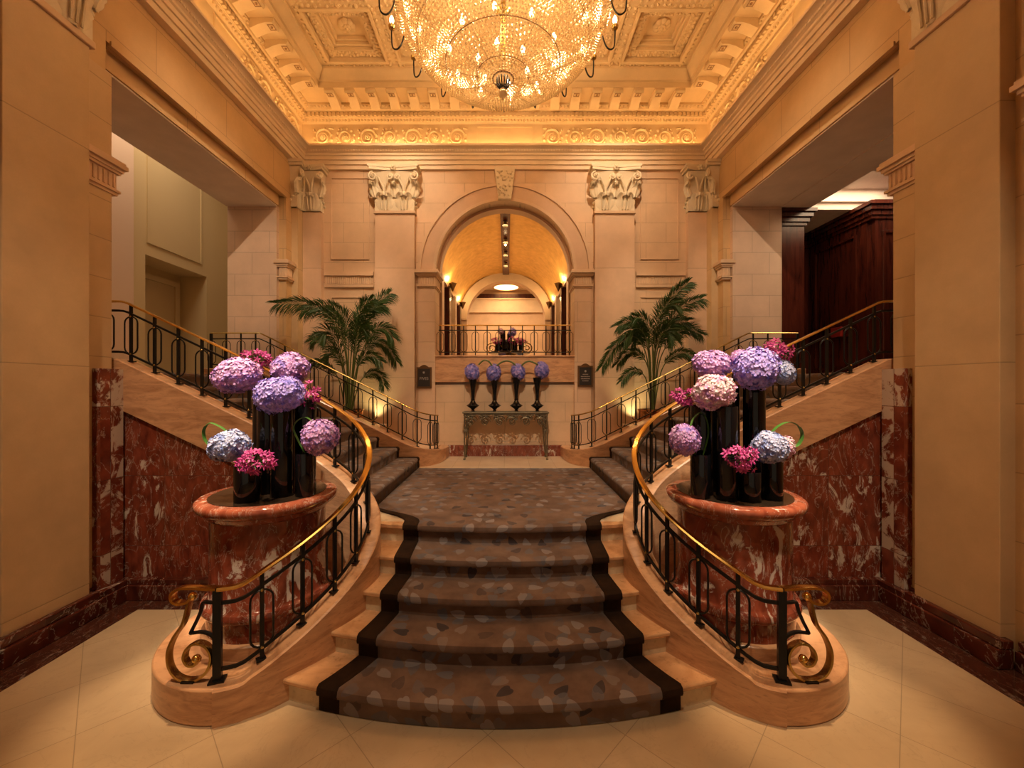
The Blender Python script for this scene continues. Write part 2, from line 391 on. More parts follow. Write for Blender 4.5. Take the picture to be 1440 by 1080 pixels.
def carpet(name, border=False):
    m, nt, b = nodes(name)
    uv = N(nt, 'ShaderNodeUVMap'); v = uv.outputs[0]
    if border:
        c = ramp(nt, noise(nt, v, 9, 3), [(0.3, (0.020, 0.009, 0.004)), (0.7, (0.036, 0.017, 0.008))])
    else:
        n = noise(nt, v, 3.2, 4, 0.6)
        c = ramp(nt, n, [(0.28, (0.11, 0.066, 0.050)), (0.5, (0.195, 0.120, 0.086)), (0.75, (0.285, 0.19, 0.142))])
        cols = [((0.022, 0.026, 0.042), 3.8, 0.0, 0.62), ((0.150, 0.155, 0.185), 5.2, 3.3, 0.80), ((0.33, 0.30, 0.30), 5.6, 7.7, 0.50)]
        for leafc, s, o, keep in cols:
            mp = N(nt, 'ShaderNodeMapping'); mp.inputs['Location'].default_value = (o, o*0.7, 0); nt.links.new(v, mp.inputs['Vector'])
            vo = N(nt, 'ShaderNodeTexVoronoi', voronoi_dimensions='2D'); vo.inputs['Scale'].default_value = s; vo.inputs['Randomness'].default_value = 0.85
            nt.links.new(mp.outputs[0], vo.inputs['Vector'])
            df = N(nt, 'ShaderNodeVectorMath', operation='SUBTRACT'); nt.links.new(mp.outputs[0], df.inputs[0]); nt.links.new(vo.outputs['Position'], df.inputs[1])
            cs = N(nt, 'ShaderNodeSeparateColor'); nt.links.new(vo.outputs['Color'], cs.inputs[0])
            ro = N(nt, 'ShaderNodeVectorRotate', rotation_type='Z_AXIS'); nt.links.new(df.outputs[0], ro.inputs['Vector'])
            nt.links.new(mth(nt, 'MULTIPLY', cs.outputs[0], 6.28), ro.inputs['Angle'])
            sp = N(nt, 'ShaderNodeSeparateXYZ'); nt.links.new(ro.outputs[0], sp.inputs[0])
            ax = mth(nt, 'ABSOLUTE', sp.outputs['X'])
            yy = mth(nt, 'SUBTRACT', sp.outputs['Y'], mth(nt, 'MULTIPLY', ax, 0.85))
            yy2 = mth(nt, 'ADD', yy, 0.012)
            k = 0.056
            d = mth(nt, 'ADD', mth(nt, 'POWER', mth(nt, 'DIVIDE', ax, k*0.72), 2.0), mth(nt, 'POWER', mth(nt, 'ABSOLUTE', mth(nt, 'DIVIDE', yy2, k)), 1.7))
            inside = mth(nt, 'LESS_THAN', d, 1.0)
            pick = mth(nt, 'LESS_THAN', cs.outputs[1], keep)
            fac = mth(nt, 'MULTIPLY', mth(nt, 'MULTIPLY', inside, pick), mth(nt, 'MULTIPLY_ADD', cs.outputs[2], 0.5, 0.35))
            c = mixc(nt, fac, c, leafc)
    fz = noise(nt, v, 350, 2)
    c = mixc(nt, mth(nt, 'MULTIPLY', fz, 0.3), c, (0.03, 0.02, 0.015))
    nt.links.new(c, b.inputs['Base Color']); b.inputs['Roughness'].default_value = 0.95
    b.inputs['Specular IOR Level'].default_value = 0.15
    b.inputs['Sheen Weight'].default_value = 0.0 if border else 0.15; b.inputs['Sheen Roughness'].default_value = 0.5
    bump(nt, b, fz, 0.4, 0.004)
    return m
M['carpet'] = carpet('leaf_patterned_carpet'); M['cborder'] = carpet('dark_brown_carpet_border', True)
def crystal():
    m, nt, b = nodes('crystal'); nt.nodes.remove(b); out = nt.nodes['Material Output']
    g = N(nt, 'ShaderNodeBsdfGlossy'); g.inputs['Roughness'].default_value = 0.12; g.inputs['Color'].default_value = (1, 0.88, 0.66, 1)
    t = N(nt, 'ShaderNodeBsdfTranslucent'); t.inputs['Color'].default_value = (1, 0.82, 0.54, 1)
    d = N(nt, 'ShaderNodeBsdfTransparent'); d.inputs['Color'].default_value = (1, 0.95, 0.85, 1)
    a = N(nt, 'ShaderNodeMixShader'); a.inputs[0].default_value = 0.45; nt.links.new(g.outputs[0], a.inputs[1]); nt.links.new(t.outputs[0], a.inputs[2])
    c = N(nt, 'ShaderNodeMixShader'); c.inputs[0].default_value = 0.12; nt.links.new(a.outputs[0], c.inputs[1]); nt.links.new(d.outputs[0], c.inputs[2])
    nt.links.new(c.outputs[0], out.inputs['Surface']); return m
M['crystal'] = crystal()
def petal(name, stops, scale=2.2):
    m, nt, b = nodes(name); tc = N(nt, 'ShaderNodeTexCoord')
    n = noise(nt, tc.outputs['Object'], scale, 3, 0.6); n2 = noise(nt, tc.outputs['Object'], 22, 3)
    f = mth(nt, 'ADD', mth(nt, 'MULTIPLY', n, 0.72), mth(nt, 'MULTIPLY', n2, 0.28))
    c = ramp(nt, f, stops); nt.links.new(c, b.inputs['Base Color']); b.inputs['Roughness'].default_value = 0.6
    b.inputs['Subsurface Weight'].default_value = 0.0
    return m
M['h_lilac'] = petal('hydrangea_lilac', [(0.36, (0.20,0.14,0.52)), (0.46, (0.42,0.26,0.62)), (0.52, (0.74,0.34,0.58)), (0.58, (0.50,0.34,0.66)), (0.66, (0.85,0.62,0.70))])
M['h_violet'] = petal('hydrangea_violet', [(0.36, (0.14,0.12,0.50)), (0.46, (0.30,0.24,0.66)), (0.54, (0.50,0.34,0.70)), (0.60, (0.36,0.32,0.70)), (0.68, (0.78,0.60,0.78))])
M['h_pink'] = petal('hydrangea_pink', [(0.36, (0.42,0.22,0.55)), (0.46, (0.74,0.38,0.55)), (0.52, (0.86,0.56,0.58)), (0.58, (0.62,0.62,0.58)), (0.68, (0.82,0.48,0.56))])
M['h_blue'] = petal('hydrangea_blue', [(0.36, (0.12,0.17,0.42)), (0.46, (0.28,0.34,0.62)), (0.52, (0.52,0.52,0.66)), (0.58, (0.34,0.38,0.62)), (0.66, (0.75,0.58,0.68))])
M['h_deep'] = petal('hydrangea_deep_blue', [(0.36, (0.10,0.11,0.45)), (0.48, (0.22,0.22,0.66)), (0.55, (0.42,0.28,0.66)), (0.64, (0.50,0.45,0.75))])
M['orchid'] = petal('orchid_magenta', [(0.38, (0.22,0.01,0.10)), (0.50, (0.48,0.03,0.20)), (0.62, (0.66,0.14,0.34))], 30)

# ================================================================== SETTING
WX, BY = 3.97, 7.77           # side wall plane, back wall plane
PX = 3.85                     # pilaster plane on the side walls
LZ, UZ = 0.825, 2.31          # landing level, upper floor level
# floor with its red border
struct('floor', MB().box(-3.52, 3.52, -2.2, 3.88, -0.1, 0.0), M['floor'], smooth=False)
b = MB().box(-3.97, -3.52, -2.2, 4.2, -0.1, 0.0).box(3.52, 3.97, -2.2, 4.2, -0.1, 0.0).box(-3.52, 3.52, 3.88, 4.2, -0.1, 0.0)
trim(b, M['border'], smooth=False)

for sx, nm in ((-1, 'left'), (1, 'right')):
    def X(a, b): return (min(sx*a, sx*b), max(sx*a, sx*b))
    # near length of the side wall
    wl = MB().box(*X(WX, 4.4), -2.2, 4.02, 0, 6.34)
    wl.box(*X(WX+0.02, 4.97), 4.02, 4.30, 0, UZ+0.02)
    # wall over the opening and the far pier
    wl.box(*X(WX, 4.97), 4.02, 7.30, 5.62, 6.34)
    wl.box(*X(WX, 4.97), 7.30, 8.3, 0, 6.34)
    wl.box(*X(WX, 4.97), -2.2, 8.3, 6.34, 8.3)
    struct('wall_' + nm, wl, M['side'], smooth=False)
    # recessed frame round the opening, blocks of the jamb, plaster soffit
    fr = MB().box(*X(WX+0.10, 4.97), 4.02, 4.09, UZ, 5.62).box(*X(WX+0.10, 4.96), 4.09, 7.24, 5.42, 5.62)
    trim(fr, M['side'], smooth=False)
    trim(MB().box(*X(WX+0.13, 4.98), 7.22, 7.30, 0.5, 5.42), M['jamb'], smooth=False)
    trim(MB().box(*X(WX+0.12, 4.99), 4.09, 7.22, 5.40, 5.425), M['soffit'], smooth=False)
    # moulding along the edge of the opening
    trim(MB().box(*X(WX-0.018, WX+0.03), 4.06, 7.33, 5.60, 5.645), M['side'], smooth=False)
    # giant pilasters
    for (y0, y1) in ((3.10, 3.75), (-0.9, -0.25)):
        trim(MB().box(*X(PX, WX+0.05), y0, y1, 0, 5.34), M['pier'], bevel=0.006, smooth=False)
    # skirting: two steps, breaking round the pilaster
    sk = MB()
    for (x, y0, y1) in ((WX, -2.2, -0.95), (PX, -0.95, -0.2), (WX, -0.2, 3.05), (PX, 3.05, 3.80), (WX, 3.80, 4.12)):
        sk.box(*X(x-0.075, x+0.05), y0, y1, 0.0, 0.15)
        sk.box(*X(x-0.05, x+0.05), y0, y1, 0.15, 0.22)
    trim(sk, M['base_marble'], bevel=0.01, smooth=False)
    # narrow strip with quoin joints and its impost capital beside the opening
    trim(MB().box(*X(WX-0.02, WX+0.12), 3.80, 4.06, 0.22, 5.3), M['quoin'], smooth=False)
    def impost(x0, x1, y0, y1, z0):
        o = MB()
        for (g, a, c) in ((0.012, 0.0, 0.03), (0.03, 0.03, 0.055), (0.005, 0.055, 0.22), (0.03, 0.22, 0.245), (0.045, 0.245, 0.28), (0.07, 0.28, 0.32), (0.055, 0.32, 0.35)):
            o.box(x0-g, x1+g, y0-g, y1+g, z0+a, z0+c)
        n = max(2, int((x1-x0)/0.045))
        for k in range(n):
            xx = lerp(x0, x1, (k+0.5)/n); o.tube([(xx, y0-0.006, z0+0.075), (xx, y0-0.006, z0+0.205)], 0.012, 6)
        n = max(2, int((y1-y0)/0.045))
        for k in range(n):
            yy = lerp(y0, y1, (k+0.5)/n)
            for xx in (x0-0.006, x1+0.006): o.tube([(xx, yy, z0+0.075), (xx, yy, z0+0.205)], 0.012, 6)
        return o
    x0, x1 = X(WX-0.02, WX+0.12)
    trim(impost(x0, x1, 3.80, 4.10, 4.10), M['plain'], smooth=False)
    # nearer impost beyond the giant pilaster, at the picture's edge
    x0, x1 = X(WX-0.04, WX+0.1)
    trim(MB().box(x0, x1, 2.05, 2.98, 0.22, 6.34), M['quoin'], smooth=False)
    trim(impost(x0, x1, 2.05, 2.98, 4.10), M['plain'], smooth=False)
    # far pier by the back wall
    x0, x1 = X(WX-0.03, WX+0.1)
    trim(impost(x0, x1, 7.26, 7.44, 4.10), M['plain'], smooth=False)
    trim(MB().box(*X(PX, WX+0.05), 7.48, BY+0.05, 0.9, 5.49), M['pier'], smooth=False)
    trim(MB().box(*X(3.50, PX+0.08), BY-0.11, BY+0.05, 0.9, 5.49), M['pilaster'], smooth=False)
    # giant pilasters of the back wall
    trim(MB().box(*X(1.72, 2.47), BY-0.12, BY+0.05, 0.8, 5.49), M['pilaster'], smooth=False)
    for (a, c) in ((1.72, 2.47),):
        x0, x1 = X(a, c); trim(MB().box(x0-0.02, x1+0.02, BY-0.15, BY, 5.455, 5.50), M['plain'], smooth=False)
    # arch piers with imposts
    x0, x1 = X(1.34, 1.66)
    trim(MB().box(x0, x1, BY-0.05, BY+0.03, LZ, 4.12), M['archpier'], smooth=False)
    trim(impost(x0, x1, BY-0.05, BY+0.45, 4.06), M['plain'], smooth=False)
    # fluted frieze panel and the sunk panel between the pilasters
    x0, x1 = X(2.53, 3.47)
    fp = MB().box(x0, x1, BY-0.03, BY, 4.08, 4.12).box(x0, x1, BY-0.02, BY, 4.12, 4.30).box(x0, x1, BY-0.05, BY, 4.30, 4.34).box(x0, x1, BY-0.035, BY, 4.34, 4.38)
    for k in range(24):
        xx = lerp(x0+0.03, x1-0.03, k/23); fp.tube([(xx, BY-0.022, 4.145), (xx, BY-0.022, 4.28)], 0.011, 6)
    trim(fp, M['plain'], smooth=False)
    x0, x1 = X(2.62, 3.36); pn = MB(); z0, z1 = 4.62, 6.2
    for (a, c, d, e) in ((x0, x1, z0, z0+0.02), (x0, x1, z1-0.02, z1), (x0, x0+0.02, z0, z1), (x1-0.02, x1, z0, z1)):
        pn.box(a, c, BY-0.018, BY, d, e)
    trim(pn, M['plain'], smooth=False)
    pn = MB(); z0, z1 = 2.3, 3.9
    for (a, c, d, e) in ((x0, x1, z0, z0+0.02), (x0, x1, z1-0.02, z1), (x0, x0+0.02, z0, z1), (x1-0.02, x1, z0, z1)):
        pn.box(a, c, BY-0.014, BY, d, e)
    trim(pn, M['plain'], smooth=False)

# back wall with the arched opening
R, SPR, TH = 1.34, 4.41, 0.44
def arch_wall(x0, x1, z0, ztop, y0, y1, R, spr, sill, seg=48):
    o = MB()
    o.box(x0, -R, y0, y1, z0, ztop).box(R, x1, y0, y1, z0, ztop)
    o.box(-R, R, y0, y1, z0, sill)
    A = [(-R*math.cos(PI*k/seg), spr + R*math.sin(PI*k/seg)) for k in range(seg+1)]
    for yy in (y0, y1):
        o.grid([[(x, yy, z) for x, z in A], [(x, yy, ztop) for x, z in A]])
    o.grid([[(x, y0, z) for x, z in A], [(x, y1, z) for x, z in A]])
    return o
struct('wall_back', arch_wall(-4.97, 4.97, 0, 8.3, BY, BY+TH, R, SPR, 2.2), M['wall'], ang=20)
def arch_ring(r0, r1, y0, y1, spr, seg=48, full=True):
    rows = []
    for k in range(seg+1):
        a = PI*k/seg; c, s = -math.cos(a), math.sin(a)
        rows.append([(r0*c, y1, spr+r0*s), (r0*c, y0, spr+r0*s), (r1*c, y0, spr+r1*s), (r1*c, y1, spr+r1*s)])
    return MB().grid(rows, close_u=True)
trim(arch_ring(R, R+0.31, BY-0.045, BY+0.02, SPR), M['arch'], ang=30)
trim(arch_ring(R+0.27, R+0.33, BY-0.07, BY+0.01, SPR), M['plain'], ang=30)
trim(arch_ring(R-0.015, R+0.04, BY-0.06, BY+0.02, SPR), M['plain'], ang=30)
trim(arch_ring(R-0.05, R, BY+0.22, BY+TH, SPR), M['arch'], ang=30)
# keystone, carved
ks = MB().add([(-0.12,BY-0.13,5.74),(0.12,BY-0.13,5.74),(0.20,BY-0.15,6.34),(-0.20,BY-0.15,6.34),(-0.12,BY,5.74),(0.12,BY,5.74),(0.20,BY,6.34),(-0.20,BY,6.34)],
              [(0,1,2,3),(4,7,6,5),(0,4,5,1),(1,5,6,2),(2,6,7,3),(3,7,4,0)])
for k in range(46):
    t = rnd.random(); x = rnd.uniform(-1, 1)*(0.10+0.07*t)
    ks.sphere((x, BY-0.135-0.02*t, 5.78+0.54*t), rnd.uniform(0.012, 0.026), 6, 4)
trim(ks, M['capital'])
# balcony parapet block
trim(MB().box(-R, R, BY-0.04, BY+TH, 2.25, 2.74).box(-R, R, BY-0.06, BY+TH, 2.735, 2.765), M['rose'], smooth=False, bevel=0.006)
# red skirting of the back wall behind the table
trim(MB().box(-1.10, 1.10, BY-0.05, BY+0.01, LZ, LZ+0.21), rosso('red_marble_plinth_course', 0.52, 30, 1.5, amount=-0.03, base=((0.13,0.03,0.02),(0.30,0.08,0.045))), smooth=False, bevel=0.005)

# entablature, frieze, cornice swept round the three walls
CX = 3.92
def sweep3(prof, y0=-2.2, closed=True):
    rows = []
    for k in range(4):
        row = []
        for p, z in prof:
            x = CX - p; y = y0 if k in (0, 3) else BY - p
            row.append((-x if k < 2 else x, y, z))
        rows.append(row)
    return MB().grid(rows, close_u=closed)
trim(sweep3([(-0.06,6.34),(0.05,6.34),(0.05,6.42),(0.075,6.42),(0.075,6.50),(0.10,6.50),(0.10,6.565),(0.125,6.575),(0.125,6.61),(0.16,6.63),(0.17,6.655),(0.205,6.675),(0.25,6.68),(0.25,6.72),(0.215,6.72),(0.215,6.69),(-0.06,6.69)]), M['cornice'], ang=25)
# small bead row below the lip
bd = MB()
for k in range(150):
    x = lerp(-CX+0.15, CX-0.15, k/149); bd.box(x-0.014, x+0.014, BY-0.172, BY-0.14, 6.628, 6.655)
for k in range(120):
    y = lerp(1.5, BY-0.18, k/119)
    for s in (-1, 1):
        x = s*(CX-0.155); bd.box(x-0.016, x+0.016, y-0.014, y+0.014, 6.628, 6.655)
trim(bd, M['cornice'], smooth=False)
# frieze face
trim(sweep3([(-0.06,6.69),(0.02,6.69),(0.02,7.22),(0.03,7.24),(0.05,7.27),(0.085,7.30),(0.085,7.31),(0.10,7.315),(0.10,7.40),(0.17,7.41),(0.19,7.44),(0.225,7.46),(0.225,7.50),(0.60,7.50),(0.60,7.60),(0.63,7.61),(0.65,7.66),(0.70,7.72),(0.73,7.74),(0.73,7.79),(-0.06,7.79)]), M['gilt'], ang=25)
# egg row and dentils
eg = MB(); dn = MB(); md = MB(); mp_ = MB()
def along_three(step, y_start, p, fn):
    n = int((2*(CX-p))/step); 
    for k in range(n+1): fn(lerp(-(CX-p), CX-p, k/n) , BY-p, 0)
    m = int((BY-p-y_start)/step)
    for k in range(1, m+1):
        for s in (-1, 1): fn(s*(CX-p), BY-p-k*step, s)
def f_egg(x, y, s): eg.sphere((x, y, 7.275), 0.024, 6, 4, sz=1.25)
along_three(0.062, 2.2, 0.06, f_egg)
def f_den(x, y, s):
    if s == 0: dn.box(x-0.024, x+0.024, y-0.012, y+0.03, 7.325, 7.395)
    else: dn.box(x-0.02, x+0.02, y-0.024, y+0.024, 7.325, 7.395)
along_three(0.078, 2.2, 0.12, f_den)
def f_mod(x, y, s):
    # scrolled bracket hanging under the corona, its soffit carrying a square coloured as shaded recess
    prof = [(0.24,7.50),(0.58,7.50),(0.585,7.455),(0.56,7.43),(0.46,7.43),(0.36,7.40),(0.28,7.36),(0.24,7.35)]
    h = 0.085
    base = len(md.v)
    def P(p, z, l):
        if s == 0: return (x+l, BY-p, z)
        return (s*(CX-p), y+l, z)
    vs = [P(p, z, -h) for p, z in prof] + [P(p, z, h) for p, z in prof]; n = len(prof)
    md.add(vs, [tuple(range(n)), tuple(range(n, 2*n))[::-1]] + [(i, (i+1)%n, n+(i+1)%n, n+i) for i in range(n)])
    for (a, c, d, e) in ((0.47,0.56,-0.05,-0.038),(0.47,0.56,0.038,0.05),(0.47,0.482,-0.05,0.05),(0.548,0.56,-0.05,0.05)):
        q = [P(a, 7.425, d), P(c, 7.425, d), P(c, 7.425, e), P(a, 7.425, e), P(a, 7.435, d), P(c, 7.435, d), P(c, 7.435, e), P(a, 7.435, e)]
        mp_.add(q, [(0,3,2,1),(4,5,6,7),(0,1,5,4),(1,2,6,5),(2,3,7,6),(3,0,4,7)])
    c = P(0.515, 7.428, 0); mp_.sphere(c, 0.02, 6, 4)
along_three(0.369, 1.8, 0.40, lambda x, y, s: f_mod(x, y, s) if not (s == 0 and abs(x) > 3.4) else None)
trim(eg, M['gilt']); trim(dn, M['gilt'], smooth=False); trim(md, M['gilt'], ang=30)
M['shadowgilt'] = stone('shadow_gilt_squares', (0.34, 0.19, 0.08), 30, 30, joint=0)  # gilt darkened so the colour carries the shade of the squares
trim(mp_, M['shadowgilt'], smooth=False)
# leaf row on the bed moulding
lf = MB()
def f_lf(x, y, s): lf.sphere((x, y, 7.435), 0.022, 6, 4, sz=0.9)
along_three(0.07, 2.2, 0.205, f_lf); trim(lf, M['gilt'])

# rinceau of the frieze
def scroll_unit(L, H, flip):
    """scroll of acanthus in the xz plane, centred, facing -y"""
    o = MB(); s = -1 if flip else 1
    pts = []
    for k in range(34):
        a = k/33*3.6*PI; r = H*0.43*(1 - k/33*0.86)
        pts.append((r*math.cos(a+PI)*0.95, -0.02-0.015*math.sin(k/33*PI), s*r*math.sin(a+PI)))
    rad = [0.027*(1-0.5*k/33) for k in range(34)]
    o.tube(pts, rad, 6)
    for k in range(8):
        a = 2*PI*k/8; o.sphere((0.038*math.cos(a), -0.035, 0.038*math.sin(a)), 0.024, 6, 4)
    o.sphere((0, -0.05, 0), 0.022, 6, 4)
    for k in range(11):
        a = k/11*2*PI; r = H*0.43
        o.sphere((r*math.cos(a)*0.98, -0.022, s*r*math.sin(a)), 0.030, 6, 4, sx=1.1, sz=1.1)
    o.tube([(-L/2, -0.02, -s*H*0.42), (-L*0.3, -0.03, -s*H*0.44), (-H*0.25, -0.03, -s*H*0.38)], [0.016, 0.022, 0.016], 6)
    for k in range(5):
        o.sphere((L/2-0.02-rnd.random()*0.06, -0.018, rnd.uniform(-0.4, 0.4)*H), 0.028, 6, 4)
    return o
UA, UB = scroll_unit(0.40, 0.40, False), scroll_unit(0.40, 0.40, True)
fz = MB(); ZF = 6.965
for k in range(17):
    x = -CX + 0.36 + 0.405*k
    for s in (-1, 1):
        pass
cnt = 7
for s in (-1, 1):
    for k in range(cnt):
        x = s*(0.92 + 0.43*k)
        fz.merge(UA if k % 2 else UB, Matrix.Translation((x, BY, ZF)) @ Matrix.Scale(s, 4, (1,0,0)))
    for k in range(13):
        y = BY - 0.35 - 0.43*k
        if k in (4, 5): continue
        fz.merge(UA if k % 2 else UB, Matrix.Translation((s*CX, y, ZF)) @ Matrix.Rotation(-s*PI/2, 4, 'Z'))
trim(fz, M['gilt'], ang=60)
pf = MB()
def framed(x0, x1, z0, z1, y):
    for (a, c, d, e) in ((x0, x1, z0, z0+0.03), (x0, x1, z1-0.03, z1), (x0, x0+0.03, z0, z1), (x1-0.03, x1, z0, z1)): pf.box(a, c, y-0.035, y, d, e)
framed(-0.56, 0.56, 6.74, 7.19, BY)
for s in (-1, 1):
    x = s*CX
    for (a, c, d, e) in ((5.55,6.6,6.74,6.77),(5.55,6.6,7.16,7.19),(5.55,5.58,6.74,7.19),(6.57,6.6,6.74,7.19)):
        pf.box(min(x, x-s*0.035), max(x, x-s*0.035), a-0.15, c-0.15, d, e)
trim(pf, M['gilt'], smooth=False)
# cove lamp strip lying in the trough behind the lip
cl = MB().box(-CX+0.13, CX-0.13, BY-0.165, BY-0.135, 6.692, 6.703)
cv = thing('cove_light_strip', 'warm cove light strip behind the lip of the cornice, lighting the carved frieze', 'light strip', (0, BY-0.15, 6.69))
build('lamp_strip', cl, M['glow'], cv, smooth=False)
for s in (-1, 1):
    x = s*(CX-0.15); build('lamp_strip', MB().box(x-0.015, x+0.015, 0.5, BY-0.2, 6.692, 6.703), M['glow'], cv, smooth=False)

# coffered ceiling
CZ = 7.79; EX, EY = CX-0.73+0.02, BY-0.73+0.02
xs = [(-3.02,-2.06), (-1.78,1.78), (2.06,3.02)]
ys = [(6.02,6.93), (3.1,5.76), (1.9,2.84), (-1.8,1.64)]
slab = MB().box(-4.9, 4.9, -2.2, BY+TH, CZ+0.34, CZ+0.44)
struct('ceiling', slab, M['gilt'], smooth=False)
bm_ = MB()
px = -EX
for (a, c) in xs + [(EX, EX)]:
    if a > px: bm_.box(px, a, -2.2, EY, CZ, CZ+0.34)
    px = c
for (x0, x1) in xs:
    py = EY
    for (a, c) in ys + [(-2.2, -2.2)]:
        if py > c: bm_.box(x0, x1, c, py, CZ, CZ+0.34)
        py = a
trim(bm_, M['gilt'], smooth=False)
rg = MB(); lv = MB(); ros = MB()
def ring(x0, x1, y0, y1, wd, z0, z1):
    rg.box(x0, x1, y0, y0+wd, z0, z1).box(x0, x1, y1-wd, y1, z0, z1).box(x0, x0+wd, y0+wd, y1-wd, z0, z1).box(x1-wd, x1, y0+wd, y1-wd, z0, z1)
def leafrow(x0, x1, y0, y1, z, st=0.085, r=0.03):
    for (a, c, d, e) in ((x0, y0, x1, y0), (x0, y1, x1, y1), (x0, y0, x0, y1), (x1, y0, x1, y1)):
        n = max(2, int(math.hypot(d-a, e-c)/st))
        for k in range(n):
            t = (k+0.5)/n; x = lerp(a, d, t); y = lerp(c, e, t)
            lv.sphere((x+rnd.uniform(-.012,.012), y+rnd.uniform(-.012,.012), z), r*rnd.uniform(0.75, 1.2), 6, 4, sz=0.8)
            lv.sphere((x+rnd.uniform(-.035,.035), y+rnd.uniform(-.035,.035), z+0.004), r*0.6, 5, 3, sz=0.8)
for (x0, x1) in xs:
    for (y0, y1) in ys[:3]:
        ring(x0-0.055, x1+0.055, y0-0.055, y1+0.055, 0.05, CZ-0.03, CZ+0.01)
        leafrow(x0-0.09, x1+0.09, y0-0.09, y1+0.09, CZ-0.004)
        ring(x0, x1, y0, y1, 0.15, CZ+0.05, CZ+0.34)
        leafrow(x0+0.05, x1-0.05, y0+0.05, y1-0.05, CZ+0.045, 0.07, 0.028); leafrow(x0+0.11, x1-0.11, y0+0.11, y1-0.11, CZ+0.045, 0.06, 0.022)
        ring(x0+0.15, x1-0.15, y0+0.15, y1-0.15, 0.05, CZ+0.10, CZ+0.34)
        ring(x0+0.20, x1-0.20, y0+0.20, y1-0.20, 0.04, CZ+0.15, CZ+0.34); rg.box(x0+0.2, x1-0.2, y0+0.2, y1-0.2, CZ+0.21, CZ+0.34)
        if x1-x0 < 1.5 and y1-y0 < 1.5:
            cx, cy = (x0+x1)/2, (y0+y1)/2
            for k in range(8):
                a = 2*PI*k/8; ros.sphere((cx+0.085*math.cos(a), cy+0.085*math.sin(a), CZ+0.19), 0.060, 8, 5, sz=0.7)
            for k in range(6):
                a = 2*PI*k/6+0.3; ros.sphere((cx+0.035*math.cos(a), cy+0.035*math.sin(a), CZ+0.165), 0.034, 8, 5)
            ros.sphere((cx, cy, CZ+0.14), 0.03, 8, 5)
trim(rg, M['gilt'], smooth=False, bevel=0.008); trim(lv, M['gilt']); trim(ros, M['gilt'])
# running acanthus along the edge beam
ac = MB()
for k in range(96):
    x = lerp(-3.1, 3.1, k/95); ac.sphere((x, EY-0.0+0.02, CZ-0.01), 0.03, 6, 4)
for k in range(70):
    y = lerp(2.0, EY, k/69)
    for s in (-1, 1): ac.sphere((s*(EX+0.02), y, CZ-0.01), 0.03, 6, 4)
trim(ac, M['gilt'])

# ------------------------------------------------------------------ carved capitals
def leaf(o, cx, z0, h, w, y0, curl, lean=0.0, lobes=4):
    rows = []
    n, m = 10, 9
    for i in range(n+1):
        t = i/n; row = []
        wd = w*0.5*(0.75+0.35*math.sin(PI*min(1, t*1.1)))*(1-0.55*t**4)
        wd *= 1+0.10*math.cos(t*lobes*2*PI)
        for j in range(m):
            q = -1+2*j/(m-1)
            tt = max(0, t-0.62)/0.38
            y = y0 - 0.02 - 0.05*t*h*2 - curl*math.sin(tt*PI*0.75)*1.0 + 0.018*abs(math.sin(q*PI*1.5)) + 0.02*q*q
            z = z0 + h*min(t, 0.85) + h*0.10*math.sin(tt*PI)*1.0 - h*0.14*tt*tt - 0.02*q*q*tt
            row.append((cx+q*wd+lean*t*h, y, z))
        rows.append(row)
    a = len(o.v); o.grid(rows)
    rows2 = [[(p[0], p[1]+0.025, p[2]) for p in r] for r in rows]; o.grid(rows2)
def volute(o, cx, cz, y, r, s, turns=1.6, th=0.024):
    pts = []; rad = []
    for k in range(28):
        t = k/27; a = PI*0.5 - s*t*turns*2*PI; rr = r*(1-0.80*t)
        pts.append((cx+rr*math.cos(a), y-0.03*t, cz+rr*math.sin(a))); rad.append(th*(1-0.45*t))
    o.tube(pts, rad, 6); o.sphere((cx, y-0.035, cz), r*0.26, 8, 5)
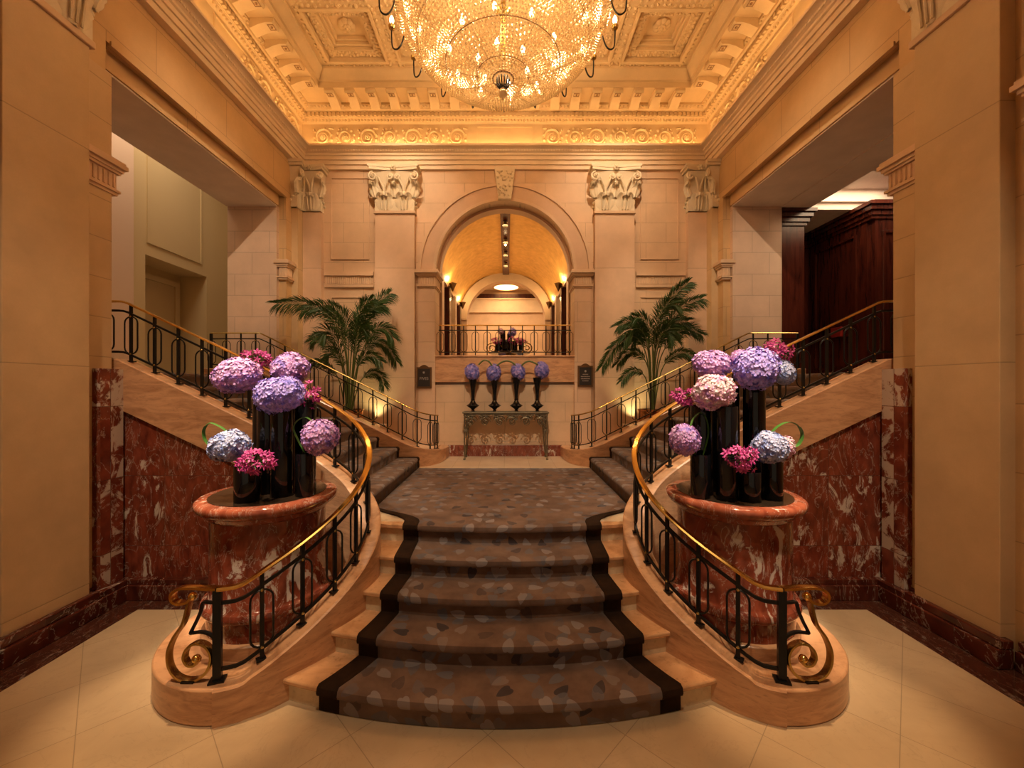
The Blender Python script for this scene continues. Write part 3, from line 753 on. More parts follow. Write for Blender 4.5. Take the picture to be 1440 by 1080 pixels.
def capital(w, h=0.84, d=0.13):
    """front faces -y, base at z=0, centred on x"""
    o = MB()
    hw = w/2; k = w/0.75 if w > 0.5 else 0.72
    rows = []
    for z, g in ((0.0,0.0),(0.3*h,0.0),(0.6*h,0.015),(0.8*h,0.05),(0.87*h,0.07)):
        rows.append([(-hw-g*0.6, 0.02, z), (-hw-g*0.6, -d-g, z), (hw+g*0.6, -d-g, z), (hw+g*0.6, 0.02, z)])
    o.grid(rows)
    # abacus, hollowed front
    n = 14
    def fr(e): return [(lerp(-hw-e, hw+e, i/n), -d-0.10-e*0.4+0.055*math.sin(PI*i/n)) for i in range(n+1)]
    for z0, z1, e in ((0.88*h, 0.94*h, 0.075), (0.94*h, 1.0*h, 0.10)):
        p = fr(e); o.prism([(p[0][0], 0.02)] + p + [(p[-1][0], 0.02)], z0, z1)
    nl = 2 if w > 0.5 else 1
    for i in range(nl):
        cx = lerp(-hw, hw, (i+0.5)/nl)
        leaf(o, cx, 0.0, 0.44*h, w/nl*0.92, -d, 0.075*k)
        for q in (-0.14, 0, 0.14):
            o.tube([(cx+q*w/nl, -d-0.025, 0.02), (cx+q*w/nl*1.3, -d-0.05, 0.33*h)], 0.012, 5)
        # caulicoles
        for s in (-1, 1): o.tube([(cx, -d-0.02, 0.38*h), (cx+s*0.02, -d-0.05, 0.52*h), (cx+s*0.10*k, -d-0.08, 0.72*h)], [0.022, 0.024, 0.016], 6)
    for s in (-1, 1):
        if w > 0.5 or True:
            leaf(o, s*hw*0.96, 0.30*h, 0.36*h, 0.17*k, -d-0.02, 0.09*k, lean=s*0.25)
            volute(o, s*(hw+0.01), 0.735*h, -d-0.09, 0.085*k, s)
    if w > 0.5:
        leaf(o, 0, 0.30*h, 0.34*h, 0.16, -d-0.02, 0.09)
        for s in (-1, 1): volute(o, s*0.075, 0.74*h, -d-0.06, 0.055, -s)
    for a in range(6):
        o.sphere((0.035*math.cos(a*PI/3), -d-0.10, 0.93*h+0.035*math.sin(a*PI/3)), 0.026, 6, 4)
    o.sphere((0, -d-0.125, 0.93*h), 0.024, 6, 4)
    for s in (-1, 1):      # side leaves seen edge-on
        for q in range(3):
            o.sphere((s*(hw+0.012), -d*0.4*q/1.2-0.01, 0.15*h+0.06*q), 0.03, 6, 4)
    return o
BIG, SML = capital(0.75), capital(0.36)
def rotz(a): return Matrix.Rotation(a, 4, 'Z')
for s in (-1, 1):
    c = MB(); c.merge(BIG, Matrix.Translation((s*2.095, BY, 5.50))); trim(c, M['capital'], ang=50)
    c = MB(); c.merge(SML, Matrix.Translation((s*3.675, BY, 5.50))); trim(c, M['capital'], ang=50)
    c = MB(); c.merge(SML, Matrix.Translation((s*(PX+0.13), 7.63, 5.50)) @ rotz(-s*PI/2)); trim(c, M['capital'], ang=50)
    S_ = Matrix.Scale(0.62/0.75, 4, (1, 0, 0))
    c = MB(); c.merge(capital(0.65, 0.97), Matrix.Translation((s*(PX+0.10), 3.425, 5.38)) @ rotz(-s*PI/2)); trim(c, M['capital'], ang=50)
    trim(MB().box(min(s*(PX-0.03), s*WX), max(s*(PX-0.03), s*WX), 3.07, 3.78, 5.32, 5.385), M['plain'], smooth=False, bevel=0.008)

# ------------------------------------------------------------------ the staircase
KP = [(-1.84,2.62,.233),(-1.74,2.655,.233),(-1.69,2.685,.250),(-1.60,2.745,.31),(-1.435,2.92,.425),(-1.29,3.12,.56),(-1.20,3.32,.70),(-1.175,3.52,.86),(-1.24,3.72,1.03),(-1.42,3.9,1.20),(-1.66,4.02,1.345),(-2.0,4.12,1.52),(-2.4,4.18,1.71),(-2.745,4.2,1.87),(-3.3,4.2,2.135),(-3.86,4.2,2.40),(-3.96,4.2,2.44),(-4.16,4.2,2.445)]
def side(pts, s): return [Vector((-s*abs(p[0]) if False else s*abs(p[0]), p[1], p[2])) for p in pts]
KC = catmull(KP, 6)
def cx_at(y):
    for a, b in zip(KC, KC[1:]):
        if a.y <= y <= b.y and b.y > a.y: return abs(lerp(a.x, b.x, (y-a.y)/(b.y-a.y)))
    return 1.84 if y < 2.62 else 1.6
def ky_at(x):
    for a, b in zip(KC[46:], KC[47:]):
        if abs(a.x) <= x <= abs(b.x): return lerp(a.y, b.y, (x-abs(a.x))/(abs(b.x)-abs(a.x)+1e-9))
    return 4.2
YN = [2.50, 2.81, 3.11, 3.42, 3.77]; BOW = [.105, .11, .115, .105, .09]; RH = .165
stair = thing('staircase', 'marble staircase with bowed steps sweeping up to the landing and parting into two side flights', 'staircase', (0, 3.2, 0))
def step_poly(y0, bow, yb=3.97):
    pts = []; x = 0; st = 0.04
    while x < cx_at(y0+bow*x*x) and x < 2: pts.append((x, y0+bow*x*x)); x += st
    ye = pts[-1][1]; y = ye+0.03
    while y < yb: pts.append((cx_at(y), y)); y += 0.05
    pts.append((cx_at(yb), yb))
    return [(-x, y) for x, y in pts[::-1]] + pts[1:]
for k in range(5):
    z1 = RH*(k+1)
    build('riser', MB().prism(step_poly(YN[k]+0.035, BOW[k]), max(0, RH*k-0.02), z1-0.034), M['riser'], stair, ang=30)
    build('tread', MB().prism(step_poly(YN[k], BOW[k]), z1-0.036, z1), M['tread'], stair, ang=30, bevel=0.010)
build('landing', MB().box(-1.45, 1.45, 3.96, BY, 0, LZ), M['landing'], stair, smooth=False)
SX = [1.42+0.33*k for k in range(9)]
for s in (-1, 1):
    for k in range(9):
        x0 = SX[k]; z = LZ + RH*(k+1); pts = []
        x1 = 4.10 if k < 8 else 4.97
        for q in range(9):
            xx = lerp(x0, min(x1, 3.97), q/8); pts.append((s*xx, ky_at(xx)))
        if x1 > 3.97: pts.append((s*x1, 4.2))
        pts += [(s*x1, 6.70), (s*x0, 6.70)]
        build('step', MB().prism(pts if s > 0 else pts[::-1], 0 if k == 0 else z-RH-0.01, z), M['tread'], stair, ang=20)
    # curved near string, then the sloping band above the red marble
    P = [Vector((s*abs(p.x), p.y, p.z)) for p in KC]
    nb = next(i for i, p in enumerate(P) if abs(p.x) > 2.25 and i > 50)
    def sec(h): return [(-.10,-h),(.10,-h),(.10,-.012),(.088,0),(-.088,0),(-.10,-.012)]
    A = P[:nb+1]; B = P[nb:]
    build('string_wall', MB().sweep(A, lambda i: sec(A[i].z)), M['rose'], stair, ang=40)
    build('string_wall', MB().sweep(B, lambda i: sec(0.50)), M['rose'], stair, ang=40)
    # red marble dado below it
    zz = lambda x: 1.345+0.48*(x-1.66)-0.5+0.02
    pl = [(2.05, 0), (2.05, zz(2.05)-.02), (3.97, zz(3.97)-.01), (3.97, 0)]
    mb = MB(); vs = [(s*x, 4.13, z) for x, z in pl] + [(s*x, 4.2, z) for x, z in pl]
    mb.add(vs, [(0,1,2,3),(4,7,6,5),(0,4,5,1),(1,5,6,2),(2,6,7,3),(3,7,4,0)])
    trim(mb, M['rosso'], smooth=False)
    a, c = sorted((s*3.87, s*3.98))
    trim(MB().box(a, c, 3.87, 4.10, 0.2, 2.33), M['rosso'], smooth=False)
    a, c = sorted((s*3.78, s*3.98)); d, e = sorted((s*1.95, s*3.97))
    trim(MB().box(a, c, 3.80, 4.13, 0, 0.15).box(min(s*3.80, s*3.98), max(s*3.80, s*3.98), 3.80, 4.13, 0.15, 0.2).box(d, e, 4.04, 4.2, 0, 0.15).box(d, e, 4.07, 4.2, 0.15, 0.2), M['base_marble'], smooth=False, bevel=0.006)
    # round plinth that ends the string
    arc = [(1.87-0.725*math.cos(t), 3.26-0.725*math.sin(t)) for t in [math.radians(d_) for d_ in range(96, -92, -4)]]
    arc = [(1.87+(1.87-x), y) for x, y in arc]
    cen = [(abs(p.x), p.y) for p in KC if 2.63 < p.y < 3.88 and abs(p.x) < 1.8][::-1]
    pl_ = [(s*x, y) for x, y in arc + cen]
    build('end_plinth', MB().prism(pl_, 0, 0.231), M['rose'], stair, ang=40, bevel=0.012)
    # far string and the wall behind it
    FP = [(-1.20,7.76,1.03),(-1.22,7.3,1.045),(-1.30,6.95,1.08),(-1.48,6.78,1.15),(-1.75,6.75,1.28),(-2.3,6.75,1.555),(-3.3,6.75,2.055),(-4.05,6.75,2.43),(-4.2,6.75,2.46),(-4.97,6.75,2.46)]
    FC = [Vector((s*abs(p.x), p.y, p.z)) for p in catmull(FP, 5)]
    def sec2(i):
        h = FC[i].z-0.6
        return [(-.13,-h),(.13,-h),(.13,-.012),(.118,0),(-.118,0),(-.13,-.012)]
    build('string_wall', MB().sweep(FC, sec2), M['rose'], stair, ang=40)
    a, c = sorted((s*1.25, s*3.97))
    build('ledge', MB().box(a, c, 6.86, BY, 0.6, 1.05).box(min(s*2.2, s*3.5), max(s*2.2, s*3.5), 6.88, BY, 1.0, 1.46), M['plain'], stair, smooth=False)

# ------------------------------------------------------------------ carpets
def carpet_mesh(name, rows, uvs, mat, parent):
    me = bpy.data.meshes.new(name); n = len(rows[0]); m = len(rows); fs = []
    for i in range(m-1):
        for j in range(n-1): fs.append((i*n+j, i*n+j+1, (i+1)*n+j+1, (i+1)*n+j))
    me.from_pydata([p for r in rows for p in r], [], fs)
    uf = [q for r in uvs for q in r]; l = me.uv_layers.new(name='UVMap')
    for p in me.polygons:
        for li in p.loop_indices: l.data[li].uv = uf[me.loops[li].vertex_index]
    me.shade_smooth(); me.set_sharp_from_angle(angle=math.radians(50)); me.materials.append(mat)
    o = bpy.data.objects.new(name, me); COL.objects.link(o)
    if parent is not None: o.parent = parent; o.matrix_parent_inverse = Matrix.Translation(-Vector(parent.location))
    sdf = o.modifiers.new('thickness', 'SOLIDIFY'); sdf.thickness = 0.010; sdf.offset = 0
    return o
HW = [1.20, 1.04, .965, .935, .95]; prof = []
T = 0.014
for k in range(5):
    y, z, bw, h = YN[k], RH*(k+1), BOW[k], HW[k]
    prof += [(y+0.035-T, bw, RH*k+(T if k else 0.006), h, .15), (y+0.035-T, bw, z-0.05, h, .15), (y+0.02-T, bw, z-0.042, h, .15), (y-T*1.0, bw, z-0.036, h, .15),
             (y-T*1.5, bw, z-0.018, h, .15), (y-T*0.9, bw, z+T*0.5, h, .15), (y+0.012, bw, z+T, h, .15)]
    if k < 4:
        for t in (0.35, 0.7): prof.append((lerp(y, YN[k+1], t), lerp(bw, BOW[k+1], t), z+T, lerp(h, HW[k+1], t), .15))
for (y, bw, h, b_) in ((3.86,.08,.955,.15),(3.95,.06,.985,.15),(4.05,.04,1.07,.15),(4.15,.02,1.19,.13),(4.25,.01,1.31,.09),(4.35,0,1.39,.05),(4.5,0,1.41,.03),(5.0,0,1.41,.02),(5.6,0,1.41,.02),(6.2,0,1.41,.02),(6.49,0,1.41,.02)):
    prof.append((y, bw, LZ+T, h, b_))
car = thing('stair_carpet', 'taupe carpet with scattered grey leaves and dark borders on the central bowed steps and landing', 'carpet', (0, 2.5, 0))
S = [0]
for a, c in zip(prof, prof[1:]): S.append(S[-1]+math.hypot(c[0]-a[0], c[2]-a[2]))
def crow(i, x): y, bw, z, h, b_ = prof[i]; return (x, y+bw*x*x, z)
NC = 28; rows = []; uvs = []
for i, (y, bw, z, h, b_) in enumerate(prof):
    xs_ = [lerp(-(h-b_), h-b_, j/NC) for j in range(NC+1)]
    rows.append([crow(i, x) for x in xs_]); uvs.append([(x, S[i]) for x in xs_])
carpet_mesh('carpet_field', rows, uvs, M['carpet'], car)
for s in (-1, 1):
    rows = []; uvs = []
    for i, (y, bw, z, h, b_) in enumerate(prof):
        xs_ = [s*lerp(h-b_, h, j/4) for j in range(5)]
        rows.append([crow(i, x) for x in xs_]); uvs.append([(x, S[i]) for x in xs_])
    carpet_mesh('carpet_border', rows, uvs, M['cborder'], car)
for s, nm in ((-1, 'left'), (1, 'right')):
    pr = [(1.40, LZ+T)]
    for k in range(9):
        x, z = SX[k], LZ+RH*(k+1)
        pr += [(x-T, z-0.05), (x-T*1.8, z-0.03), (x-T*1.5, z), (x, z+T), (x+0.15, z+T)]
        if k < 8: pr.append((x+0.33-T, z+T))
    pr += [(4.5, UZ+T), (4.95, UZ+T)]
    so = [0]
    for a, c in zip(pr, pr[1:]): so.append(so[-1]+math.hypot(c[0]-a[0], c[1]-a[1]))
    ct = thing('stair_carpet', 'taupe leaf-patterned carpet on the narrow flight climbing to the %s-hand opening' % nm, 'carpet', (s*1.42, 5.4, LZ), 'carpets of the side flights')
    yn = lambda x: ky_at(min(x, 3.9))+0.13 if x > 1.5 else 4.14
    def cols(a, c, n, nme, mat):
        rows = []; uvs = []
        for (x, z), q in zip(pr, so):
            y0 = lerp(yn(x), 6.60, a) if a < 1 else 0
            ya = yn(x)+(0 if a == 0 else 0); 
            lo = yn(x) if a == 0 else (6.48 if a == 2 else 0)
            hi = 6.48 if a == 0 else 6.60
            ys_ = [lerp(lo, hi, j/n) for j in range(n+1)]
            rows.append([(s*x, y, z) for y in ys_]); uvs.append([(y, q) for y in ys_])
        carpet_mesh(nme, rows, uvs, mat, ct)
    cols(0, 0, 16, 'carpet_field', M['carpet']); cols(2, 0, 2, 'carpet_border', M['cborder'])

# ------------------------------------------------------------------ railings
def oval(P, T, z0, z1, w, r, seg=6):
    o = []; n = 8; rr = w/2
    for k in range(n+1):
        a = PI*k/n; o.append((math.cos(a)*rr, z1-rr+math.sin(a)*rr))
    for k in range(n+1):
        a = PI+PI*k/n; o.append((math.cos(a)*rr, z0+rr+math.sin(a)*rr))
    return MB().tube([P + T*a + Vector((0,0,z)) for a, z in o], r, seg, closed=True)
def railing(root, path, posts, hz=0.60, flat0=0.0, br='brass', thick=1.0, s0=0.0, s1=None, newels=()):
    s1 = path.L if s1 is None else s1
    n = max(8, int((s1-s0)/0.05)); ss = [lerp(s0, s1, k/n) for k in range(n+1)]
    def top(d):
        p = path.at(d); return p
    hr = [top(d)+Vector((0,0,hz)) for d in ss]
    q = 0.024*thick
    build('handrail', MB().sweep(hr, [(-q,-.010),(q,-.010),(q*1.1,0),(q*.7,.011),(-q*.7,.011),(-q*1.1,0)]), M[br], root, ang=40)
    for nm, dz in (('upper_rail', hz-0.095), ('lower_rail', 0.075)):
        build(nm, MB().sweep([top(d)+Vector((0,0,dz)) for d in ss], [(-.008*thick,-.011*thick),(.008*thick,-.011*thick),(.008*thick,.011*thick),(-.008*thick,.011*thick)]), M['iron'], root, smooth=False)
    for i, d in enumerate(posts):
        p = path.at(d); T_ = path.tan(d); L = Vector((-T_.y, T_.x, 0)); big = i in newels; r = (0.024 if big else 0.013)*thick
        o = MB()
        for z0, z1, a, c in ((0, 0.012, r+0.022, r+0.012), (0.012, hz-0.008, r, r*0.75)):
            vs = []
            for z in (z0, z1):
                for e, g in ((-1,-1),(1,-1),(1,1),(-1,1)): vs.append(p + T_*a*e + L*c*g + Vector((0,0,z)))
            o.add(vs, [(0,3,2,1),(4,5,6,7),(0,1,5,4),(1,2,6,5),(2,3,7,6),(3,0,4,7)])
        po = build('newel_post' if big else 'baluster', o, M['iron'], root, smooth=False)
        if not big:
            build('oval_ring', oval(p, T_, 0.085, hz-0.125, 0.135, 0.0075*thick), M['iron'], po, ang=60)
            for z in (0.085, hz-0.125): build('brass_knob', MB().sphere(p+Vector((0,0,z)), 0.015, 8, 5), M['brass2'], po)
for s, nm in ((-1, 'left'), (1, 'right')):
    P = Path([Vector((s*abs(p.x), p.y, p.z)) for p in KC])
    # ease the first stretch so the rail leaves the newel level
    root = thing('stair_railing', 'black railing with brass handrail curving up from the %s end plinth past the pedestal' % nm, 'railing', (s*1.84, 2.62, 0.233), 'near stair railings')
    posts = [0.0, .25, .51, .76, .98, 1.20]
    while posts[-1] < P.L-0.25: posts.append(posts[-1]+0.247)
    railing(root, P, posts, newels=(0,))
    # lower end: brass rail tip curling over, black bracket, brass scroll
    o3 = Vector((s*1.84, 2.62, 0.233)); D = Vector((s*1.0, 0, 0)); Ls = Vector((0, 1, 0))
    def loc(u, v): return o3 + D*((306-u)/216) + Vector((0,0,(957-v)/216))
    def ribbon(pts, wd, th, per=5):
        c = catmull([loc(u, v) for u, v in pts], per); rows = []
        for i in range(len(c)):
            t = (c[min(i+1, len(c)-1)]-c[max(i-1, 0)]).normalized(); nn = t.cross(Ls).normalized()
            rows.append([tuple(c[i]+Ls*a*wd+nn*b_*th) for a, b_ in ((-.5,-.35),(0,-.5),(.5,-.35),(.5,.35),(0,.5),(-.5,.35))])
        m = MB(); m.grid(rows, close_u=True)
        n6 = len(rows)-1; m.f.append(tuple(range(6))); m.f.append(tuple(n6*6+k for k in range(6))[::-1]); return m
    build('rail_tip', ribbon([(306,826.5),(290,826),(270,825),(255,826),(244.5,832),(244,842),(252,847),(265,845),(272,838)], 0.05, 0.022), M['brass'], root, ang=60)
    build('scroll', ribbon([(268,842),(265.6,852),(258.7,876),(246,895),(238.5,915),(240,935),(250,950),(268,955.5),(285,950),(296,936),(298.5,920),(291,907),(277.5,903),(265,910),(260.5,923),(266,933),(276,933),(279,926)], 0.045, 0.02), M['brass2'], root, ang=60)
    for e_ in ((271, 838), (276, 926)): build('scroll_eye', MB().sphere(loc(*e_), 0.027, 10, 6), M['brass'], root)
    build('scroll_foot', MB().box(min(s*1.98, s*2.06), max(s*1.98, s*2.06), 2.59, 2.65, 0.233, 0.243), M['iron'], root, smooth=False)
    build('bracket', ribbon([(304,847),(294,846.5),(286,846.5),(283,858),(276,874),(269,888),(271,889.5),(284,888),(295,891),(304,898)], 0.022, 0.020, 3), M['iron'], root, ang=30)
    # far railing along the back of the side flight
    FR = [(-1.21,7.24,1.045),(-1.25,7.05,1.06),(-1.32,6.90,1.085),(-1.50,6.80,1.15),(-1.75,6.77,1.28),(-2.3,6.77,1.555),(-3.3,6.77,2.055),(-4.05,6.77,2.43),(-4.2,6.77,2.46),(-4.94,6.77,2.46)]
    F_ = Path([Vector((s*abs(p.x), p.y, p.z)) for p in catmull(FR, 5)])
    root = thing('stair_railing', 'thin black railing behind the %s side flight, in front of the palm' % nm, 'railing', (s*1.21, 7.24, 1.045), 'far stair railings')
    posts = [0.0, 0.13, 0.30]
    while posts[-1] < F_.L-0.24: posts.append(posts[-1]+0.247)
    posts.append(F_.L)
    railing(root, F_, posts, hz=0.60, br='brass2', thick=0.8, newels=(len(posts)-1,))
P = Path([Vector((-1.30, BY+0.12, 2.765)), Vector((1.30, BY+0.12, 2.765))])
root = thing('balcony_railing', 'iron and brass balcony railing across the foot of the central arch', 'railing', (0, BY+0.12, 2.765))
railing(root, P, [0.03+k*(2.54/11) for k in range(12)], hz=0.60, br='brass', thick=0.75)

# ------------------------------------------------------------------ pedestals and flower arrangements
PCX, PCY, PTZ = 1.87, 3.257, 1.30
for s, nm in ((-1, 'left'), (1, 'right')):
    c = (s*PCX, PCY, 0.233)
    root = thing('marble_pedestal', 'round polished red marble pedestal with white veins on the %s end plinth, carrying black vases' % nm, 'pedestal', c, 'marble pedestals')
    H = PTZ-0.233
    build('foot', MB().lathe([(.455,0),(.455,.085),(.445,.095),(.42,.10)], c, 64), M['rose'], root)
    build('drum', MB().lathe([(.425,.10),(.425,.20),(.425,.235),(.450,.245),(.462,.265),(.462,.285),(.450,.305),(.425,.312),(.412,.33),(.407,.45),(.407,H-.16),(.412,H-.13)], c, 96), M['rosso2'], root, ang=40)
    build('rim', MB().lathe([(.41,H-.14),(.43,H-.12),(.445,H-.095),(.455,H-.09),(.475,H-.08),(.494,H-.06),(.50,H-.035),(.496,H-.015),(.48,H-.002),(.40,H)], c, 96), M['rim'], root, ang=60)
    build('dark_top', MB().lathe([(.415,H-.004),(.415,H+.004),(.001,H+.0045)], c, 64, cap=False), M['tray'], root)

def cyl_vase(x, y, z, r, h, label, group='black cylinder vases'):
    o = MB().lathe([(r*0.97,0),(r,.004),(r,h-.003),(r*.985,h),(r*.93,h),(r*.92,h-.01),(r*.92,h-.08),(.001,h-.08)], (0,0,0), 40, cap=False)
    e = build('cylinder_vase', o, M['black'], None, ang=50); e.location = (x, y, z); tag(e, label, 'vase', group); return e

def floret_ball(n=300, seed=1, rad=1.0):
    r_ = random.Random(seed); o = MB(); ga = PI*(3-5**.5)
    for i in range(n):
        z = 1-2*(i+0.5)/n; q = math.sqrt(1-z*z); a = ga*i
        d = Vector((q*math.cos(a), q*math.sin(a), z)); d += Vector([r_.uniform(-.06,.06) for _ in range(3)]); d.normalize()
        c = d*(0.95+r_.uniform(-.06,.08)+0.04*math.sin(5*d.x+3*d.z)); t1 = d.orthogonal().normalized(); t2 = d.cross(t1)
        ph = r_.random()*PI; tl = Vector([r_.uniform(-.35,.35) for _ in range(3)]); nd = (d+tl).normalized()
        t1 = (t1-nd*t1.dot(nd)).normalized(); t2 = nd.cross(t1); R_ = r_.uniform(.135,.17)*(300/n)**.5*1.08 if n > 100 else r_.uniform(.15,.19)
        for k in range(4):
            b0 = ph+k*PI/2
            e = t1*math.cos(b0)+t2*math.sin(b0); f = t1*-math.sin(b0)+t2*math.cos(b0); up = nd*R_*r_.uniform(.1,.45)
            vs = [c, c+e*R_*.55+f*R_*.48+up*.4, c+e*R_*1.0+f*R_*.30+up, c+e*R_*1.0-f*R_*.30+up, c+e*R_*.55-f*R_*.48+up*.4]
            o.add(vs, [(0,1,2),(0,2,3),(0,3,4)])
    o.sphere((0,0,0), 0.86, 14, 8)
    return o
BALLS = [floret_ball(520, 3), floret_ball(520, 11)]
_meshes = []
for i, bmb in enumerate(BALLS):
    me = bpy.data.meshes.new('hydrangea'); me.from_pydata(bmb.v, [], bmb.f); me.materials.append(M['h_lilac']); _meshes.append(me)
SB = floret_ball(90, 5); sm_ = bpy.data.meshes.new('hydrangea'); sm_.from_pydata(SB.v, [], SB.f); sm_.materials.append(M['h_deep'])
def hydrangea(p, rx, rz, mat, label, group='hydrangea heads', stem=None, small=False):
    me = sm_ if small else _meshes[rnd.randrange(2)]
    o = bpy.data.objects.new('hydrangea', me); COL.objects.link(o); o.location = p; o.scale = (rx, rx*0.95, rz*1.08)
    o.rotation_euler = (rnd.uniform(-.3,.3), rnd.uniform(-.3,.3), rnd.random()*6)
    o.material_slots[0].link = 'OBJECT'; o.material_slots[0].material = M[mat]
    tag(o, label, 'flower', group)
    if stem is not None:
        # stem from the bloom down into the mouth of its vase, as a child
        Q = o.matrix_basis.inverted(); b0 = Vector(stem); b1 = Vector(p)
        mid = (b0+b1)/2 + Vector((0,0,-0.01))
        pts = catmull([b0, mid, b1], 4); mb = MB().tube(pts, 0.007, 6); me2 = bpy.data.meshes.new('stem')
        me2.from_pydata([tuple(Q @ Vector(v)) for v in mb.v], [], mb.f); me2.materials.append(M['green'])
        so_ = bpy.data.objects.new('stem', me2); COL.objects.link(so_); so_.parent = o
    return o
def orchid_spray(p, rx, rz, label, n=42, seed=2, droop=None, group='orchid sprays'):
    r_ = random.Random(seed); o = MB(); th = MB()
    for i in range(n):
        d = Vector((r_.gauss(0,1), r_.gauss(0,1), r_.gauss(0,1))).normalized(); q = 0.55+0.5*r_.random()
        c = Vector((d.x*rx*q, d.y*rx*q*.9, d.z*rz*q)); nd = (d+Vector((0,-.6,0))).normalized()
        t1 = nd.orthogonal().normalized(); t2 = nd.cross(t1); R_ = r_.uniform(.026,.036); ph = r_.random()*6
        for k in range(5):
            b0 = ph+k*2*PI/5; e = t1*math.cos(b0)+t2*math.sin(b0); f = t2*math.cos(b0)-t1*math.sin(b0)
            o.add([c, c+e*R_*.6+f*R_*.30+nd*R_*.1, c+e*R_*1.1+nd*R_*.35, c+e*R_*.6-f*R_*.30+nd*R_*.1], [(0,1,2),(0,2,3)])
        o.sphere(c+nd*.006, .007, 5, 3)
        th.tube([c, c*0.3], 0.0022, 4)
    e = thing('orchid_spray', label, 'flower', p, group)
    for nm_, m_, mt in (('blossoms', o, M['orchid']), ('stalks', th, M['green'])):
        me = bpy.data.meshes.new(nm_); me.from_pydata(m_.v, [], m_.f); me.materials.append(mt)
        k = bpy.data.objects.new(nm_, me); COL.objects.link(k); k.parent = e
    return e
def leaf_loop(pts, w, label, group='looped leaf blades'):
    c = catmull(pts, 8); o = MB(); n = len(c); rows = []
    for i in range(n):
        t = (c[min(i+1,n-1)]-c[max(i-1,0)]).normalized(); L = Vector((0,1,0)); q = t.cross(L).normalized(); f = w*(0.35+0.65*math.sin(PI*min(1, (i+2)/(n*0.55)) if i < n*0.5 else PI*0.5))
        rows.append([tuple(c[i]-L*f*.5+q*.006), tuple(c[i]), tuple(c[i]+L*f*.5+q*.006), tuple(c[i]+q*.006)])
    o.grid(rows, close_u=True)
    e = build('leaf_blade', o, M['green'], None, ang=60); tag(e, label, 'leaf', group); return e

# left pedestal
ZT = PTZ+0.005
L_V = [(-1.985,3.36,.84,.083),(-1.865,3.22,.74,.080),(-1.705,3.13,.74,.083),(-1.63,3.34,.74,.083),(-1.885,2.99,.27,.088),(-1.53,3.13,.33,.066)]
def look(u, v, Y): return at(u, v, Y)
LL = ['tallest black cylinder vase on the left pedestal, at its far left', 'tall black cylinder vase at the middle of the left pedestal group', 'tall black cylinder vase at the front right of the left pedestal group',
      'tall black cylinder vase at the back right of the left pedestal group', 'short wide black cylinder vase at the front left of the left pedestal', 'short narrow black cylinder vase at the right edge of the left pedestal']
for (x, y, h, r), l in zip(L_V, LL): cyl_vase(x, y, ZT, r, h, l)
def mouth(V, i): x, y, h, r = V[i]; return (x, y, ZT+h-0.05)
hydrangea(at(333,528,3.25), .172, .128, 'h_lilac', 'large lilac hydrangea overhanging the tallest vase, upper left of the left arrangement', stem=mouth(L_V,0))
hydrangea(at(407.5,518,3.4), .150, .118, 'h_lilac', 'round pink and lilac hydrangea at the upper right of the left arrangement', stem=mouth(L_V,3))
hydrangea(at(387,557,3.08), .150, .128, 'h_violet', 'violet hydrangea covering the tall middle vases of the left arrangement', stem=mouth(L_V,1))
hydrangea(at(404,553,3.05), .125, .115, 'h_violet', 'violet hydrangea beside the magenta orchids over the tall front vase of the left arrangement', stem=mouth(L_V,2))
hydrangea(at(322.5,627,2.95), .135, .105, 'h_blue', 'blue hydrangea leaning left out of the short front vase of the left pedestal', stem=mouth(L_V,4))
hydrangea(at(450,614.5,3.08), .140, .120, 'h_lilac', 'mauve and rose hydrangea leaning right out of the short narrow vase of the left pedestal', stem=mouth(L_V,5))
orchid_spray(at(357,506,3.5), .15, .085, 'magenta orchid spray behind the large lilac hydrangea of the left arrangement', 46, 4)
orchid_spray(at(431,556,3.3), .105, .115, 'magenta orchid spray at the right of the violet hydrangea, left arrangement', 50, 5)
orchid_spray(at(357,650,2.86), .125, .085, 'magenta orchid spray drooping over the short front vase of the left pedestal', 60, 6)
leaf_loop([at(327,612,2.95), at(312,600,2.95), at(296,594,2.95), at(286,603,2.95), at(287,618,2.95), at(297,630,2.95)], .035, 'dark green leaf blade looped above the blue hydrangea, left arrangement')
leaf_loop([at(430,637,3.1), at(421,620,3.1), at(414,603,3.1), at(419,592,3.1), at(431,588,3.08), at(445,600,3.08)], .03, 'green leaf blades arching out of the short narrow vase of the left pedestal')

R_V = [(1.90,3.36,.86,.083),(2.04,3.24,.86,.080),(1.60,3.20,.70,.083),(1.735,3.30,.74,.080),(1.855,2.99,.22,.075),(2.05,3.03,.30,.068),(1.535,3.09,.33,.072),(1.70,3.02,.70,.075)]
RL = ['tallest black cylinder vase at the back of the right pedestal group', 'tall black cylinder vase at the right of the right pedestal group, under the blue-violet hydrangea', 'tall black cylinder vase at the left of the right pedestal group',
      'tall black cylinder vase in the middle of the right pedestal group', 'short black vase at the front of the right pedestal below the magenta orchids', 'short black vase at the right edge of the right pedestal', 'short black vase at the left edge of the right pedestal',
      'tall black cylinder vase at the front left of the right pedestal group']
for (x, y, h, r), l in zip(R_V, RL): cyl_vase(x, y, ZT, r, h, l)
hydrangea(at(1001,512,3.35), .155, .105, 'h_lilac', 'pink-lilac hydrangea at the upper left of the right arrangement', stem=mouth(R_V,3))
hydrangea(at(1004,551,3.05), .150, .122, 'h_pink', 'pale pink and greenish hydrangea in front of the tall vases of the right arrangement', stem=mouth(R_V,7))
hydrangea(at(1063,519,3.15), .165, .150, 'h_violet', 'large blue-violet hydrangea topping the right arrangement', stem=mouth(R_V,1))
hydrangea(at(1041,505,3.3), .075, .070, 'h_lilac', 'small pink hydrangea tucked left of the large blue-violet one', stem=mouth(R_V,0))
